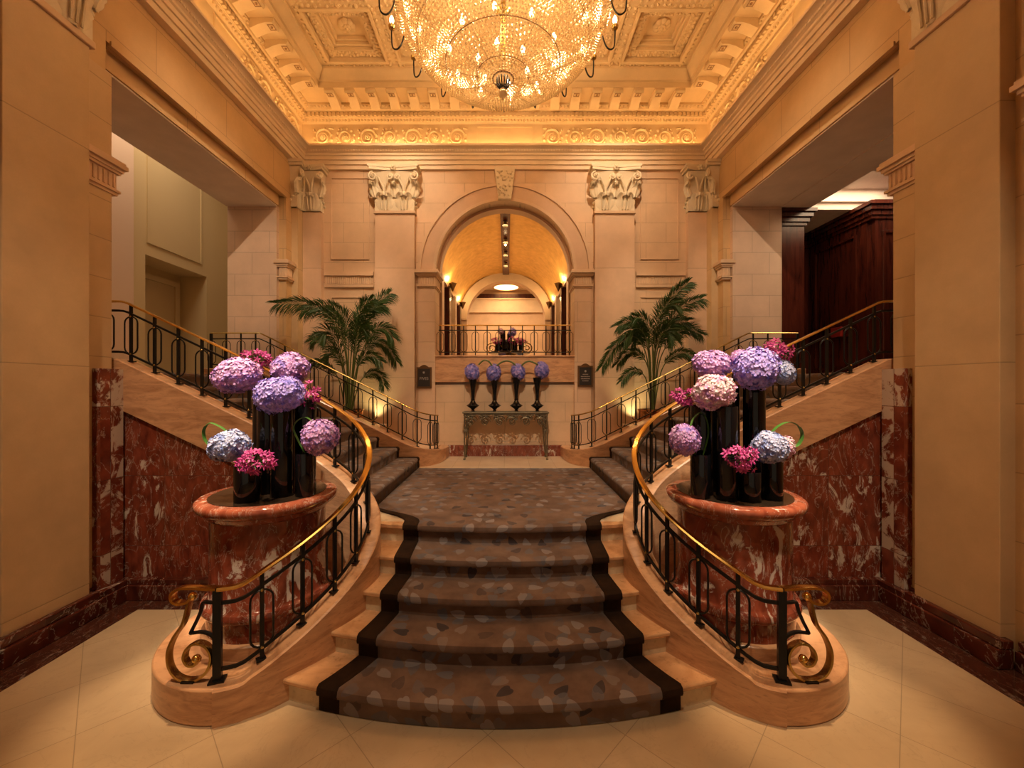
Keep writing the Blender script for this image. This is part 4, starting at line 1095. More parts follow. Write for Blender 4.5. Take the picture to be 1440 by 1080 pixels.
hydrangea(at(1102,524,3.35), .085, .095, 'h_blue', 'small light blue hydrangea at the far upper right of the right arrangement', stem=mouth(R_V,1))
hydrangea(at(962.5,618.5,3.05), .112, .108, 'h_lilac', 'round purple hydrangea hanging left of the right pedestal vases', stem=mouth(R_V,6))
hydrangea(at(1083,629,2.97), .118, .108, 'h_blue', 'grey-blue hydrangea above the short vase at the right edge of the right pedestal', stem=mouth(R_V,5))
hydrangea(at(1101,629,3.02), .078, .082, 'h_pink', 'small pink hydrangea touching the grey-blue one, right arrangement', stem=mouth(R_V,5))
orchid_spray(at(1093,496,3.4), .115, .115, 'magenta orchid spray rising behind the large blue-violet hydrangea', 60, 7)
orchid_spray(at(962,559,3.2), .10, .075, 'dark magenta orchid spray at the left of the pale pink hydrangea', 40, 8)
orchid_spray(at(1043,645,2.86), .105, .10, 'bright magenta orchid spray at the front of the right pedestal', 64, 9)
leaf_loop([at(1083,612,2.98), at(1095,600,2.98), at(1110,594.5,2.98), at(1122,600,2.98), at(1127,612,2.98), at(1122,624,2.98), at(1113,628,2.98)], .04, 'green leaf blade looped above the grey-blue hydrangea, right arrangement')
leaf_loop([at(990,640,3.1), at(997,610,3.1), at(994,588,3.1), at(984,580,3.1), at(974,588,3.1), at(969,602,3.05)], .03, 'green leaf blade arching over the round purple hydrangea')

# ------------------------------------------------------------------ console table and its four vases
TZ = 1.70
tb = thing('console_table', 'antique wrought iron console table with scrolled apron against the back wall of the landing', 'table', (0.02, 7.5, LZ))
TX0, TX1, TY0, TY1 = -0.77, 0.81, 7.30, 7.68
build('table_top', MB().box(TX0, TX1, TY0, TY1, TZ-0.028, TZ), M['pewter'], tb, bevel=0.006, smooth=False)
fr = MB()
for (a, c, d, e) in ((TX0+.02, TX1-.02, TY0+.02, TY0+.035), (TX0+.02, TX1-.02, TY1-.035, TY1-.02), (TX0+.02, TX0+.035, TY0+.02, TY1-.02), (TX1-.035, TX1-.02, TY0+.02, TY1-.02)):
    fr.box(a, c, d, e, TZ-.05, TZ-.028)
build('apron_rail', fr, M['pewter'], tb, smooth=False)
NU = 6
for yy in (TY0+.028, TY1-.028):
    sc_ = MB()
    for k in range(NU):
        cx = lerp(TX0+.13, TX1-.13, k/(NU-1)); f = 1 if k < NU/2 else -1; W_ = 0.115
        pts = []
        for i in range(20):                      # descending C-scroll
            t = i/19; a = PI*0.5+f*t*2.6*PI; r = 0.072*(1-0.72*t); pts.append((cx+f*0.02+r*math.cos(a), yy, TZ-.185+r*math.sin(a)))
        sc_.tube(pts, 0.009, 5)
        pts = []
        for i in range(16):
            t = i/15; a = -PI*0.5-f*t*2.2*PI; r = 0.045*(1-0.65*t); pts.append((cx-f*0.05+r*math.cos(a), yy, TZ-.105+r*math.sin(a)))
        sc_.tube(pts, 0.008, 5)
        sc_.tube(catmull([(cx-W_, yy, TZ-.055), (cx-W_*.4, yy, TZ-.085), (cx, yy, TZ-.06), (cx+W_*.5, yy, TZ-.075), (cx+W_, yy, TZ-.055)], 4), 0.009, 5)
        sc_.tube(catmull([(cx-f*.07, yy, TZ-.15), (cx, yy, TZ-.10), (cx+f*.09, yy, TZ-.12), (cx+f*.12, yy, TZ-.17)], 4), 0.009, 5)
        for q in range(3): sc_.sphere((cx+rnd.uniform(-.05,.05), yy, TZ-.09-.03*q), .017, 6, 4)
        sc_.sphere((cx+f*.02, yy, TZ-.185), .014, 6, 4)
    sc_.tube(catmull([(TX0+.05, yy, TZ-.30), (TX0+.10, yy, TZ-.20), (TX0+.16, yy, TZ-.24), (TX0+.13, yy, TZ-.27)], 5), 0.008, 5)
    sc_.tube(catmull([(TX1-.05, yy, TZ-.30), (TX1-.10, yy, TZ-.20), (TX1-.16, yy, TZ-.24), (TX1-.13, yy, TZ-.27)], 5), 0.008, 5)
    build('scrolled_apron', sc_, M['pewter'], tb, ang=60)
for x in (TX0+.035, TX1-.035):
    for y in (TY0+.03, TY1-.03):
        lg = MB(); q = 1 if x < 0 else -1
        lg.tube([(x, y, TZ-.03), (x, y, LZ+.45), (x, y, LZ+.02)], [.013, .012, .010], 6)
        lg.tube([(x+q*.055, y, TZ-.05), (x+q*.05, y, LZ+.52), (x+q*.012, y, LZ+.08)], [.011, .011, .008], 6)
        lg.tube([(x-q*.0, y+.0, TZ-.33), (x+q*.055, y, TZ-.33)], .010, 6)
        lg.box(x-.018, x+.062 if q > 0 else x+.018, y-.014, y+.014, TZ-.36, TZ-.335) if q > 0 else lg.box(x-.062, x+.018, y-.014, y+.014, TZ-.36, TZ-.335)
        lg.sphere((x, y, LZ+.02), .022, 8, 5); lg.box(x-.02, x+.02, y-.02, y+.02, LZ, LZ+.012)
        build('leg', lg, M['pewter'], tb, ang=50)
TV = [665, 695.5, 726, 755.5]; FV = [(664,523.5,.150),(694.5,524.5,.150),(728.5,523,.145),(762,520.5,.145)]
TP = [(.001,0),(.034,0),(.034,.012),(.022,.03),(.045,.055),(.118,.105),(.122,.112),(.11,.12),(.065,.15),(.042,.19),(.030,.21),(.036,.225),(.030,.24),(.031,.30),(.040,.40),(.055,.50),(.078,.60),(.086,.63),(.080,.63),(.05,.52),(.001,.50)]
od = ['first', 'second', 'third', 'fourth']
for i, u in enumerate(TV):
    p = at(u, 560, 7.5); vz = build('trumpet_vase', MB().lathe(TP, (0,0,0), 32, cap=False), M['black'], None, ang=50)
    vz.location = (p.x, 7.5, TZ); tag(vz, 'black trumpet vase with a flared foot on the console table, %s from the left' % od[i], 'vase', 'trumpet vases on the console table')
    f = FV[i]; hydrangea(at(f[0], f[1], 7.5), f[2]*.93, f[2], 'h_deep', 'blue-violet hydrangea ball in the %s trumpet vase from the left' % od[i], 'hydrangeas on the console table')
for i, (a, pk, c) in enumerate((((673,513),(682,506.5),(693,516)), ((697,516),(713,507.5),(727,515)), ((731,517),(745,508),(757,513)))):
    Y = 7.44; pts = catmull([at(a[0],a[1],Y), at(lerp(a[0],pk[0],.5), pk[1]+2, Y), at(pk[0],pk[1],Y), at(lerp(pk[0],c[0],.55), pk[1]+2.5, Y), at(c[0],c[1],Y)], 5)
    e = build('bent_stem', MB().tube(pts, 0.016, 8), M['palmlow'], None)
    tag(e, 'thick green stem arched between the %s and %s hydrangea balls on the console' % (od[i], od[i+1]), 'stem', 'arched stems on the console table')

# ------------------------------------------------------------------ plaques on the arch piers
for s, u0, v0, nm in ((-1, 596.5, 531, 'left'), (1, 823, 529, 'right')):
    p = at(u0, v0, BY-.06); y = BY-.052; x0, x1, z0, z1 = p.x-.145, p.x+.145, p.z-.20, p.z+.20
    root = thing('wall_plaque', ('bronze-framed dark plaque reading FIVES on the left arch pier' if s < 0 else 'bronze-framed dark plaque with small lines of lettering on the right arch pier'), 'sign', (p.x, y, p.z))
    fr = MB()
    outer = [(x0,z0),(x1,z0),(x1,z1)] + [(lerp(x1,x0,t), z1+.045*math.sin(PI*(t-.2)/.6) if .2 <= t <= .8 else z1) for t in [k/20 for k in range(1,20)]] + [(x0,z1)]
    n = len(outer); fr.add([(x,y-.02,z) for x,z in outer]+[(x,y+.01,z) for x,z in outer], [tuple(range(n)), tuple(range(n,2*n))[::-1]]+[(i,(i+1)%n,n+(i+1)%n,n+i) for i in range(n)])
    build('frame', fr, M['bronze'] if 'bronze' in M else M['brass2'], root, smooth=False)
    build('panel', MB().box(x0+.03, x1-.03, y-.024, y-.018, z0+.03, z1-.03), M['plaque'], root, smooth=False)
    em = MB()
    for k in range(5):
        a = k*2*PI/5; em.sphere((p.x+(-.005 if s < 0 else .0)+.012*math.cos(a), y-.026, z1-.105+.014*math.sin(a)), .009, 6, 4)
    build('emblem', em, M['letter'], root)
    if s < 0:
        cu = bpy.data.curves.new('lettering', 'FONT'); cu.body = 'FIVES'; cu.size = .075; cu.align_x = 'CENTER'; cu.align_y = 'CENTER'; cu.extrude = .002
        tmp = bpy.data.objects.new('lettering', cu); me = bpy.data.meshes.new_from_object(tmp); bpy.data.objects.remove(tmp)
        me.materials.clear(); me.materials.append(M['letter']); t = bpy.data.objects.new('lettering', me); COL.objects.link(t)
        t.parent = root; t.location = (-.0, -.026, -.02); t.rotation_euler = (PI/2, 0, 0)
    else:
        ln = MB()
        for k, wd in enumerate((.05, .085, .085, .06)):
            zz_ = p.z+.035-.042*k; x = p.x-wd
            while x < p.x+wd:
                g = rnd.uniform(.006,.013); ln.box(x, x+g, y-.0262, y-.024, zz_-.006, zz_+.007); x += g+.005
        build('lettering', ln, M['letter'], root, smooth=False)

# ------------------------------------------------------------------ potted palms
def frond(base, az, length, rise, droop, nl=34, lw=0.30, seed=0):
    r_ = random.Random(seed); st = MB(); lf_ = MB(); pts = []
    d = Vector((math.cos(az), math.sin(az), 0)); n = 22
    for i in range(n+1):
        t = i/n; out = length*(0.10*t+0.90*t**1.7*(1 if rise < 1.2 else 0.9))
        z = rise*(1-(1-t)**1.8) - droop*t**3
        pts.append(base + d*out + Vector((0,0,z)))
    st.tube(pts, [lerp(.012,.003,i/n) for i in range(n+1)], 5)
    P_ = pts; nl2 = nl
    for k in range(nl2):
        t = 0.30+0.70*k/(nl2-1); f = t*n; i = min(int(f), n-1); p = P_[i].lerp(P_[i+1], f-i); tg = (P_[i+1]-P_[i]).normalized()
        sd = tg.cross(Vector((0,0,1))).normalized() if abs(tg.z) < .98 else Vector((-d.y, d.x, 0)); up = sd.cross(tg).normalized()
        ll = lw*(math.sin(PI*(0.18+0.74*(t-.30)/.70))**.7)*r_.uniform(.88,1.08)
        for q in (-1, 1):
            dr = (tg*(0.62+0.35*t)+sd*q*0.85+up*0.28).normalized(); tip = p+dr*ll+Vector((0,0,-ll*r_.uniform(.25,.45)))
            m1 = p+dr*ll*.35+up*ll*.03; m2 = p+dr*ll*.7+Vector((0,0,-ll*.12)); wv = tg*0.011
            lf_.add([p, m1-wv, m1+wv, m2-wv*.8, m2+wv*.8, tip], [(0,1,2),(1,3,4,2),(3,5,4)])
    return st, lf_
def frond2(ctrl, lw, nl, seed):
    r_ = random.Random(seed); st = MB(); lf_ = MB()
    c = catmull([at(*p) for p in ctrl], 7); n = len(c)-1
    st.tube(c, [lerp(.013,.003,i/n) for i in range(n+1)], 5)
    nl = int(nl*1.7)
    for k in range(nl):
        t = 0.36+0.64*k/(nl-1); f = t*n; i = min(int(f), n-1); p = c[i].lerp(c[i+1], f-i); tg = (c[i+1]-c[i]).normalized()
        sd = tg.cross(Vector((0, 1, 0))).normalized(); sy = Vector((0, 1, 0))
        ll = lw*(math.sin(PI*(0.16+0.70*(t-.36)/.64))**.6)*r_.uniform(.85,1.1)
        for q in (-1, 1):
            for rep in range(2):
                dr = (tg*(0.75+0.3*t)+sd*q*r_.uniform(.45,.85)+sy*r_.uniform(-.5,.5)+Vector((0,0,-.10))).normalized()
                tip = p+dr*ll+Vector((0,0,-ll*r_.uniform(.18,.42)))
                m1 = p+dr*ll*.35+Vector((0,0,ll*.02)); m2 = p+dr*ll*.7+Vector((0,0,-ll*.10)); wv = dr.cross(Vector((r_.uniform(-.5,.5),1,r_.uniform(-.5,.5)))).normalized()*0.0052
                lf_.add([p, m1-wv, m1+wv, m2-wv*.8, m2+wv*.8, tip], [(0,1,2),(1,3,4,2),(3,5,4)])
    return st, lf_
def palm(nm, fr, bx, by, bz, seed):
    root = thing('potted_palm', 'feathery green palm in a copper pot behind the %s side railing' % nm, 'plant', (bx, by, bz))
    build('pot', MB().lathe([(.13,0),(.17,.02),(.195,.20),(.20,.27),(.21,.28),(.21,.30),(.19,.30),(.18,.25),(.001,.25)], (bx,by,bz), 32, cap=False), M['copper'], root)
    for i, (pts, lw, nl) in enumerate(fr):
        r_ = random.Random(seed+i); y0 = by; dy = -.62 if (i == 0 and nm == 'left') else r_.uniform(-.32, .20)
        c = [(u, v, y0+dy*(k/(len(pts)-1))**1.2+(.0 if k else r_.uniform(-.06,.06))) for k, (u, v) in enumerate(pts)]
        st, lf_ = frond2(c, lw, nl, seed+i)
        f = build('frond', lf_, M['palm'], root, smooth=False); build('stalk', st, M['palmlow'], f)
palm('left', [([(488,582),(487,505),(470,452),(430,428),(390,427)],.30,44), ([(490,582),(488,505),(478,455),(455,432),(428,436)],.30,38), ([(492,582),(500,505),(514,455),(530,427),(547,413)],.30,42),
   ([(492,582),(497,505),(504,460),(518,437),(536,430)],.34,40), ([(494,582),(505,510),(524,482),(544,488),(557,508)],.24,36), ([(494,582),(506,505),(524,468),(540,462),(552,474)],.28,36),
   ([(488,582),(481,515),(468,488),(450,474),(440,478)],.26,30), ([(486,582),(478,538),(465,518),(449,509),(434,512)],.18,28), ([(494,582),(505,540),(520,525),(533,527),(540,542)],.22,26),
   ([(490,582),(490,515),(489,470),(483,445),(466,430)],.32,38), ([(491,582),(497,520),(502,478),(506,460),(512,462)],.34,36), ([(489,582),(484,520),(474,480),(462,466),(452,474)],.30,34),
   ([(492,582),(499,530),(508,505),(522,500),(536,508)],.24,30), ([(491,582),(493,510),(500,455),(510,432),(522,422)],.30,38), ([(490,582),(486,530),(478,505),(466,496),(456,506)],.22,26)], -2.74, 7.20, 1.46, 20)
palm('right', [([(918,582),(921,495),(934,440),(950,413),(967,398)],.28,42), ([(919,582),(925,505),(942,455),(962,430),(986,420)],.28,42), ([(919,582),(927,510),(946,475),(966,462),(986,470)],.26,38),
   ([(916,582),(910,505),(893,474),(866,486),(847,515)],.24,44), ([(916,582),(913,495),(902,462),(887,452),(870,458)],.26,38), ([(917,582),(914,500),(906,470),(893,462),(878,478)],.28,34),
   ([(918,582),(919,500),(925,452),(936,430),(950,428)],.32,38), ([(919,582),(929,525),(944,502),(962,496),(980,505)],.22,32), ([(918,582),(922,505),(933,470),(948,455),(966,452)],.30,38),
   ([(917,582),(912,520),(898,497),(882,497),(868,512)],.22,30), ([(917,582),(913,510),(908,480),(898,470),(888,484)],.30,32), ([(918,582),(920,510),(926,478),(936,465),(946,475)],.32,34),
   ([(917,582),(909,535),(897,522),(884,524),(874,536)],.18,24), ([(918,582),(918,505),(915,468),(906,450),(896,446)],.28,34)], 2.60, 7.20, 1.46, 60)

# ------------------------------------------------------------------ chandelier
CHX, CHY, CHB, CHR, CHH = 0.0, 4.67, 5.72, 1.22, 0.82
ch = thing('crystal_chandelier', 'huge domed crystal bead chandelier with lit candle bulbs hanging from the coffered ceiling', 'chandelier', (CHX, CHY, CHB))
bead = MB(); r_ = random.Random(3)
def octa(c, r, h):
    x, y, z = c; bead.add([(x+r,y,z),(x,y+r,z),(x-r,y,z),(x,y-r,z),(x,y,z+h),(x,y,z-h)], [(0,1,4),(1,2,4),(2,3,4),(3,0,4),(1,0,5),(2,1,5),(3,2,5),(0,3,5)])
def bowl(r): return CHB + CHH*(1-math.sqrt(max(0, 1-min(1, r/CHR)**2)))
a = 0.10
th_ = math.asin(0.12/CHR)
while th_ < PI/2:
    r = CHR*math.sin(th_); z = CHB+CHH*(1-math.cos(th_)); n = int(2*PI*r/0.034)
    n = max(12, 12*round(n/12))
    for k in range(n):
        q = 2*PI*k/n; octa((CHX+r*math.cos(q), CHY+r*math.sin(q), z), .0142, .0150)
    th_ += 0.034/math.hypot(CHR*math.cos(th_), CHH*math.sin(th_))
th_ = 0.15
while th_ < PI/2:            # a second, looser net of beads inside the first
    r = CHR*.93*math.sin(th_); z = CHB+.06+CHH*.93*(1-math.cos(th_)); n = int(2*PI*r/.055)
    for k in range(n):
        q = 2*PI*(k+.5)/n; octa((CHX+r*math.cos(q), CHY+r*math.sin(q), z), .015, .02)
    th_ += .055/CHR
for i in range(24):          # upper fall of beads up to the crown
    t = i/23; r = lerp(CHR*.98, .28, t**.8); z = CHB+CHH+0.03+1.0*t**1.5; n = int(2*PI*r/.06)
    for k in range(n): q = 2*PI*k/n; octa((CHX+r*math.cos(q), CHY+r*math.sin(q), z), .013, .02)
for k in range(160):         # drops round the rim
    q = 2*PI*k/160
    for j in range(3): octa((CHX+(CHR+.02)*math.cos(q), CHY+(CHR+.02)*math.sin(q), CHB+CHH-.02-.035*j), .012, .017)
o = build('crystal_strands', bead, M['crystal'], ch, smooth=False); o['kind'] = 'stuff'
hoop = MB()
for r, z, t in ((CHR+.01, CHB+CHH+.01, .014), (.66, bowl(.66)+.012, .005), (.30, bowl(.30)+.012, .005), (.98, bowl(.98)+.012, .004), (.12, CHB+.012, .010), (.35, CHB+CHH+.95, .015)):
    hoop.tube([(CHX+r*math.cos(2*PI*k/64), CHY+r*math.sin(2*PI*k/64), z) for k in range(64)], t, 6, closed=True)
for k in range(12):
    q = 2*PI*k/12; hoop.tube([(CHX+CHR*math.sin(t)*math.cos(q), CHY+CHR*math.sin(t)*math.sin(q), CHB+.012+CHH*(1-math.cos(t))) for t in [.1+1.47*i/16 for i in range(17)]], .003, 4)
build('hoops', hoop, M['bronze'] if 'bronze' in M else M['brass2'], ch)
fin = MB()
for k in range(14):
    q = 2*PI*k/14; fin.tube([(CHX+.075*math.cos(q), CHY+.075*math.sin(q), CHB+.01), (CHX+.07*math.cos(q), CHY+.07*math.sin(q), CHB-.06), (CHX+.03*math.cos(q), CHY+.03*math.sin(q), CHB-.10)], .008, 5)
build('finial_basket', fin, M['iron'], ch)
build('finial_ball', MB().sphere((CHX, CHY, CHB-.155), .055, 16, 10).sphere((CHX, CHY, CHB-.22), .015, 8, 6), M['crystal'], ch)
build('stem', MB().lathe([(.03,0),(.03,.5),(.09,.55),(.03,.62),(.03,1.7),(.10,1.75),(.03,1.8),(.03,2.02),(.14,2.05),(.16,2.10)], (CHX,CHY,CHB+.25), 20), M['brass2'], ch)
def bulb_mesh():
    return MB().lathe([(.001,0),(.014,.0),(.020,.018),(.018,.035),(.009,.055),(.001,.068)], (0,0,0), 10, cap=False)
BM_ = bulb_mesh(); NA = 18
for k in range(NA):
    q = 2*PI*(k+.5)/NA; c, s_ = math.cos(q), math.sin(q)
    P_ = [(CHR-.02, CHB+CHH-.02), (CHR+.03, CHB+CHH-.20), (CHR+.09, CHB+CHH-.27), (CHR+.15, CHB+CHH-.24), (CHR+.165, CHB+CHH-.12), (CHR+.165, CHB+CHH-.01)]
    pts = catmull([(CHX+r*c, CHY+r*s_, z) for r, z in P_], 5)
    arm = build('arm', MB().tube(pts, .0095, 6), M['iron'], ch)
    x, y, z = CHX+(CHR+.165)*c, CHY+(CHR+.165)*s_, CHB+CHH-.01
    build('candle_cup', MB().lathe([(.008,-.02),(.035,0),(.042,.03),(.036,.03),(.014,.012)], (x,y,z), 14), M['brass2'], arm)
    build('candle', MB().lathe([(.013,.01),(.013,.075)], (x,y,z), 10), M['candle'], arm)
    m_ = MB(); m_.merge(BM_, Matrix.Translation((x, y, z+.075)) @ Matrix.Scale(1.35, 4)); build('bulb', m_, M['bulb'], arm)
inner = [(.30,6,.16),(.62,10,.26),(.95,14,.42)]
for R_, n_, dz in inner:
    for k in range(n_):
        q = 2*PI*(k+.3)/n_; m_ = MB(); m_.merge(BM_, Matrix.Translation((CHX+R_*math.cos(q), CHY+R_*math.sin(q), bowl(R_)+.13)) @ Matrix.Scale(1.25, 4)); build('bulb', m_, M['bulb'], ch)
        build('candle', MB().lathe([(.012,.0),(.012,.07)], (CHX+R_*math.cos(q), CHY+R_*math.sin(q), bowl(R_)+.06), 8), M['candle'], ch)

# ------------------------------------------------------------------ gallery beyond the arch
Y0, Y1 = BY+TH, 13.8
struct('floor_gallery', MB().box(-4.9, 4.9, Y0-.35, 19.0, UZ-.2, UZ), M['landing'], smooth=False)
HWV, VS, VR = 1.52, 4.85, 1.22
rows = []
for k in range(41):
    a = PI*k/40; rows.append([(-HWV*math.cos(a), Y0, VS+VR*math.sin(a)), (-HWV*math.cos(a), Y1, VS+VR*math.sin(a))])
v_ = MB().grid(rows); trim(v_, M['gold'], ang=60)
gl = MB()
for s in (-1, 1):
    a, c = sorted((s*(HWV+.25), s*(HWV+.35))); gl.box(a, c, Y0, Y1, UZ, VS+.1)
    a, c = sorted((s*HWV, s*(HWV+.35))); gl.box(a, c, Y0, Y1, VS-.05, VS+.02)
struct('wall_gallery', gl, M['arch'], smooth=False)
for s in (-1, 1):
    for i, y in enumerate((8.55, 9.6, 10.8, 12.0, 13.2)):
        a, c = sorted((s*(HWV-.04), s*(HWV+.27)))
        trim(MB().box(a, c, y-.16, y+.16, UZ, VS), M['wood'] if i % 2 == 0 else M['arch'], smooth=False, bevel=.01)
    for i, y in enumerate((9.05, 10.2, 11.4, 12.6)):
        # tall metal-framed glazed panels between the piers
        fr = MB(); x = s*(HWV+.14)
        a, c = sorted((x-.015, x+.015))
        for t in (-.38, 0, .38): fr.box(a, c, y+t-.02, y+t+.02, UZ, VS-.06)
        for z in (UZ+.03, 3.3, 4.2, VS-.08): fr.box(a, c, y-.38, y+.38, z-.02, z+.02)
        trim(fr, M['pewter'], smooth=False)
        a, c = sorted((s*(HWV+.22), s*(HWV+.24)))
        trim(MB().box(a, c, y-.38, y+.38, UZ, VS-.06), M['gold'], smooth=False)
    for i, y in enumerate((10.8, 13.2)):
        px_ = s*(HWV-.10); z = VS+.10
        sn = thing('wall_sconce', 'triangular bronze uplight sconce on the %s pier of the gilded vault, %s' % ('left' if s < 0 else 'right', 'nearer the balcony' if i == 0 else 'nearer the far arch'), 'lamp', (px_, y, z), 'vault sconces')
        build('shade', MB().lathe([(.012,-.22),(.11,0),(.10,0),(.01,-.20)], (px_, y, z), 4), M['bronze'] if 'bronze' in M else M['brass2'], sn, smooth=False)
        build('lamp', MB().lathe([(.001,-.03),(.085,-.03),(.001,-.028)], (px_, y, z), 4, cap=False), M['lampglow'], sn)
        point('sconce_light', (s*(HWV-.16), y, z+.10), 9, (1,.62,.26), .05)
# lighting track on the crown of the vault
tr = thing('lighting_track', 'dark bronze lighting track with spotlights along the crown of the gilded vault', 'lamp', (0, 11, VS+VR))
zc = VS+VR-.02
build('track', MB().box(-.11, .11, Y0+.05, Y1-.1, zc-.06, zc), M['wood'], tr, smooth=False)
for y in (9.3, 10.4, 11.4, 12.4):
    build('spot_head', MB().lathe([(.03,0),(.055,-.02),(.06,-.10),(.045,-.14)], (0, y, zc-.06), 12), M['pewter'], tr)
build('spot_lens', MB().sphere((0, 10.4, zc-.21), .03, 8, 5), M['lampglow'], tr)
# far arch and the hall behind it
fw = arch_wall(-4.9, 4.9, UZ-.2, 8.3, Y1, Y1+.35, 1.34, 4.46, UZ-.2)
struct('wall_far', fw, M['arch'], ang=20)
trim(arch_ring(1.34, 1.62, Y1-.06, Y1+.02, 4.46), M['plain'], ang=30)
struct('wall_end', MB().box(-4.9, 4.9, 18.6, 18.8, UZ, 8.3), M['plain'], smooth=False)
trim(MB().box(-4.9, 4.9, 18.45, 18.6, 5.60, 6.22).box(-4.9, 4.9, 18.40, 18.6, 6.18, 6.24), M['cornice'], smooth=False)
trim(MB().box(-4.9, 4.9, 18.50, 18.6, 6.24, 6.46), M['wood'], smooth=False)
struct('ceiling_far', MB().box(-4.9, 4.9, Y1+.35, 18.8, 6.65, 6.75), M['cornice'], smooth=False)
dl = thing('ceiling_light', 'round glowing ceiling light of the hall beyond the far arch', 'lamp', (0.0, 17.9, 6.6))
build('rim', MB().lathe([(.56,.04),(.64,.0),(.64,-.03),(.54,-.03)], (0, 17.9, 6.62), 40, cap=False), M['plain'], dl)
build('diffuser', MB().lathe([(.001,-.01),(.54,-.01),(.54,.0),(.001,.0)], (0, 17.9, 6.62), 40, cap=False), M['glow'], dl)
# flowers on a table behind the balcony railing
bt = thing('side_table', 'round table with scrolled bronze brackets behind the balcony railing', 'table', (0.1, 10.6, UZ))
build('table_top', MB().lathe([(.52,0),(.55,.015),(.55,.035),(.52,.05)], (.1,10.6,UZ+.72), 40), M['tray'], bt)
build('pedestal', MB().lathe([(.30,0),(.30,.04),(.08,.10),(.06,.4),(.09,.62),(.20,.72)], (.1,10.6,UZ), 24), M['bronze'] if 'bronze' in M else M['brass2'], bt)
for s in (-1, 1):
    pts = []
    for i in range(26):
        t = i/25; a = PI/2 - s*t*3.2*PI; r = .15*(1-.75*t); pts.append((.1+s*.46+r*math.cos(a), 10.5, UZ+.86+r*math.sin(a)*.9))
    build('bracket', MB().tube(pts, .015, 6).tube(catmull([(.1+s*.1, 10.5, UZ+.80), (.1+s*.3, 10.5, UZ+1.0), (.1+s*.46, 10.5, UZ+1.0)], 5), .013, 6), M['brass2'], bt)
GV = [(707,.07,.56,10.6),(717,.06,.50,10.62),(712,.10,.30,10.42),(724,.07,.28,10.5),(733,.07,.30,10.55),(700,.07,.26,10.5)]
for i, (u, r, h, y) in enumerate(GV):
    cyl_vase(at(u, 500, y).x, y, UZ+.77, r, h, ['tallest black vase on the table behind the balcony railing','second tallest black vase behind the balcony railing, right of the tallest','wide low black vase in the middle of the group behind the balcony railing','low black vase right of the wide one behind the balcony railing','low black vase at the right end of the group behind the balcony railing','low black vase at the left end of the group behind the balcony railing'][i], 'black vases behind the balcony railing')
for (u, v, r, mt, l) in ((720.5,467.5,.11,'h_violet','pale violet hydrangea at the top right of the balcony flowers'),(704,466,.085,'h_pink','pink hydrangea at the top left of the balcony flowers'),(707,497,.10,'h_violet','white-violet hydrangea low on the left of the balcony flowers'),(731.5,497,.10,'h_blue','white-blue hydrangea low on the right of the balcony flowers')):
    hydrangea(at(u, v, 10.5), r, r, mt, l, 'balcony hydrangeas', small=True)
for i, (u, v) in enumerate(((698,479),(722,479),(733.5,480))):
    orchid_spray(at(u, v, 10.30), .15, .10, 'magenta orchid spray among the balcony flowers, %s of three from the left' % od[i], 40, 30+i, group='balcony orchid sprays')

# ------------------------------------------------------------------ room seen through the left opening
rx = -7.0
lr = MB().box(rx-.1, rx, 2.5, 8.3, UZ, 5.9)
lr.box(rx-.1, rx, 8.3, 7.75+3.2, 4.72, 5.9)          # over the recess
lr.box(rx-.1, rx, 9.6, 12.5, UZ, 4.72)
struct('wall_left_room', MB().box(rx-.1, rx, 2.5, 7.82, UZ, 7.9).box(rx-.1, rx, 7.82, 9.42, 4.74, 7.9).box(rx-.1, rx, 9.42, 12.0, UZ, 7.9)
       .box(rx-1.0, rx-.1, 9.42, 9.50, UZ, 4.85).box(rx-1.0, rx-.1, 7.72, 7.82, UZ, 4.85).box(rx-.72, rx-.62, 7.7, 9.5, UZ, 4.85).box(rx-1.0, rx-.1, 7.7, 9.5, 4.74, 4.85)
       .box(rx-.1, -4.9, 10.2, 10.3, UZ, 7.9), M['cream'], smooth=False)
struct('floor_left_room', MB().box(-8.2, -4.08, 2.5, 12, UZ-.2, UZ), M['landing'], smooth=False)
struct('ceiling_left_room', MB().box(-8.2, -4.97, 2.5, 12, 7.9, 8.0), M['cream'], smooth=False)
trim(MB().box(rx, rx+.12, 6.4, 7.45, UZ, 7.9).box(rx, rx+.16, 6.85, 6.95, UZ, 7.9), M['pale'], smooth=False)
pm = MB()
for (a, c, d, e) in ((7.85,9.25,4.98,5.01),(7.85,9.25,7.0,7.03),(7.85,7.88,4.98,7.0),(9.22,9.25,4.98,7.0)): pm.box(rx, rx+.025, a, c, d, e)
trim(pm, M['cream'], smooth=False)
dd = MB().box(rx-.615, rx-.59, 8.25, 9.22, UZ, 4.45)
struct('door_1', dd, M['door'], smooth=False, bevel=.006)
dm = MB()
for (a, c, d, e) in ((8.13,8.25,UZ,4.57),(9.22,9.34,UZ,4.57),(8.13,9.34,4.45,4.57)): dm.box(rx-.615, rx-.56, a, c, d, e)
trim(dm, M['cream'], smooth=False)
trim(MB().box(-5.95, -5.2, 9.9, 10.2, 4.55, 7.9), M['pale'], smooth=False)

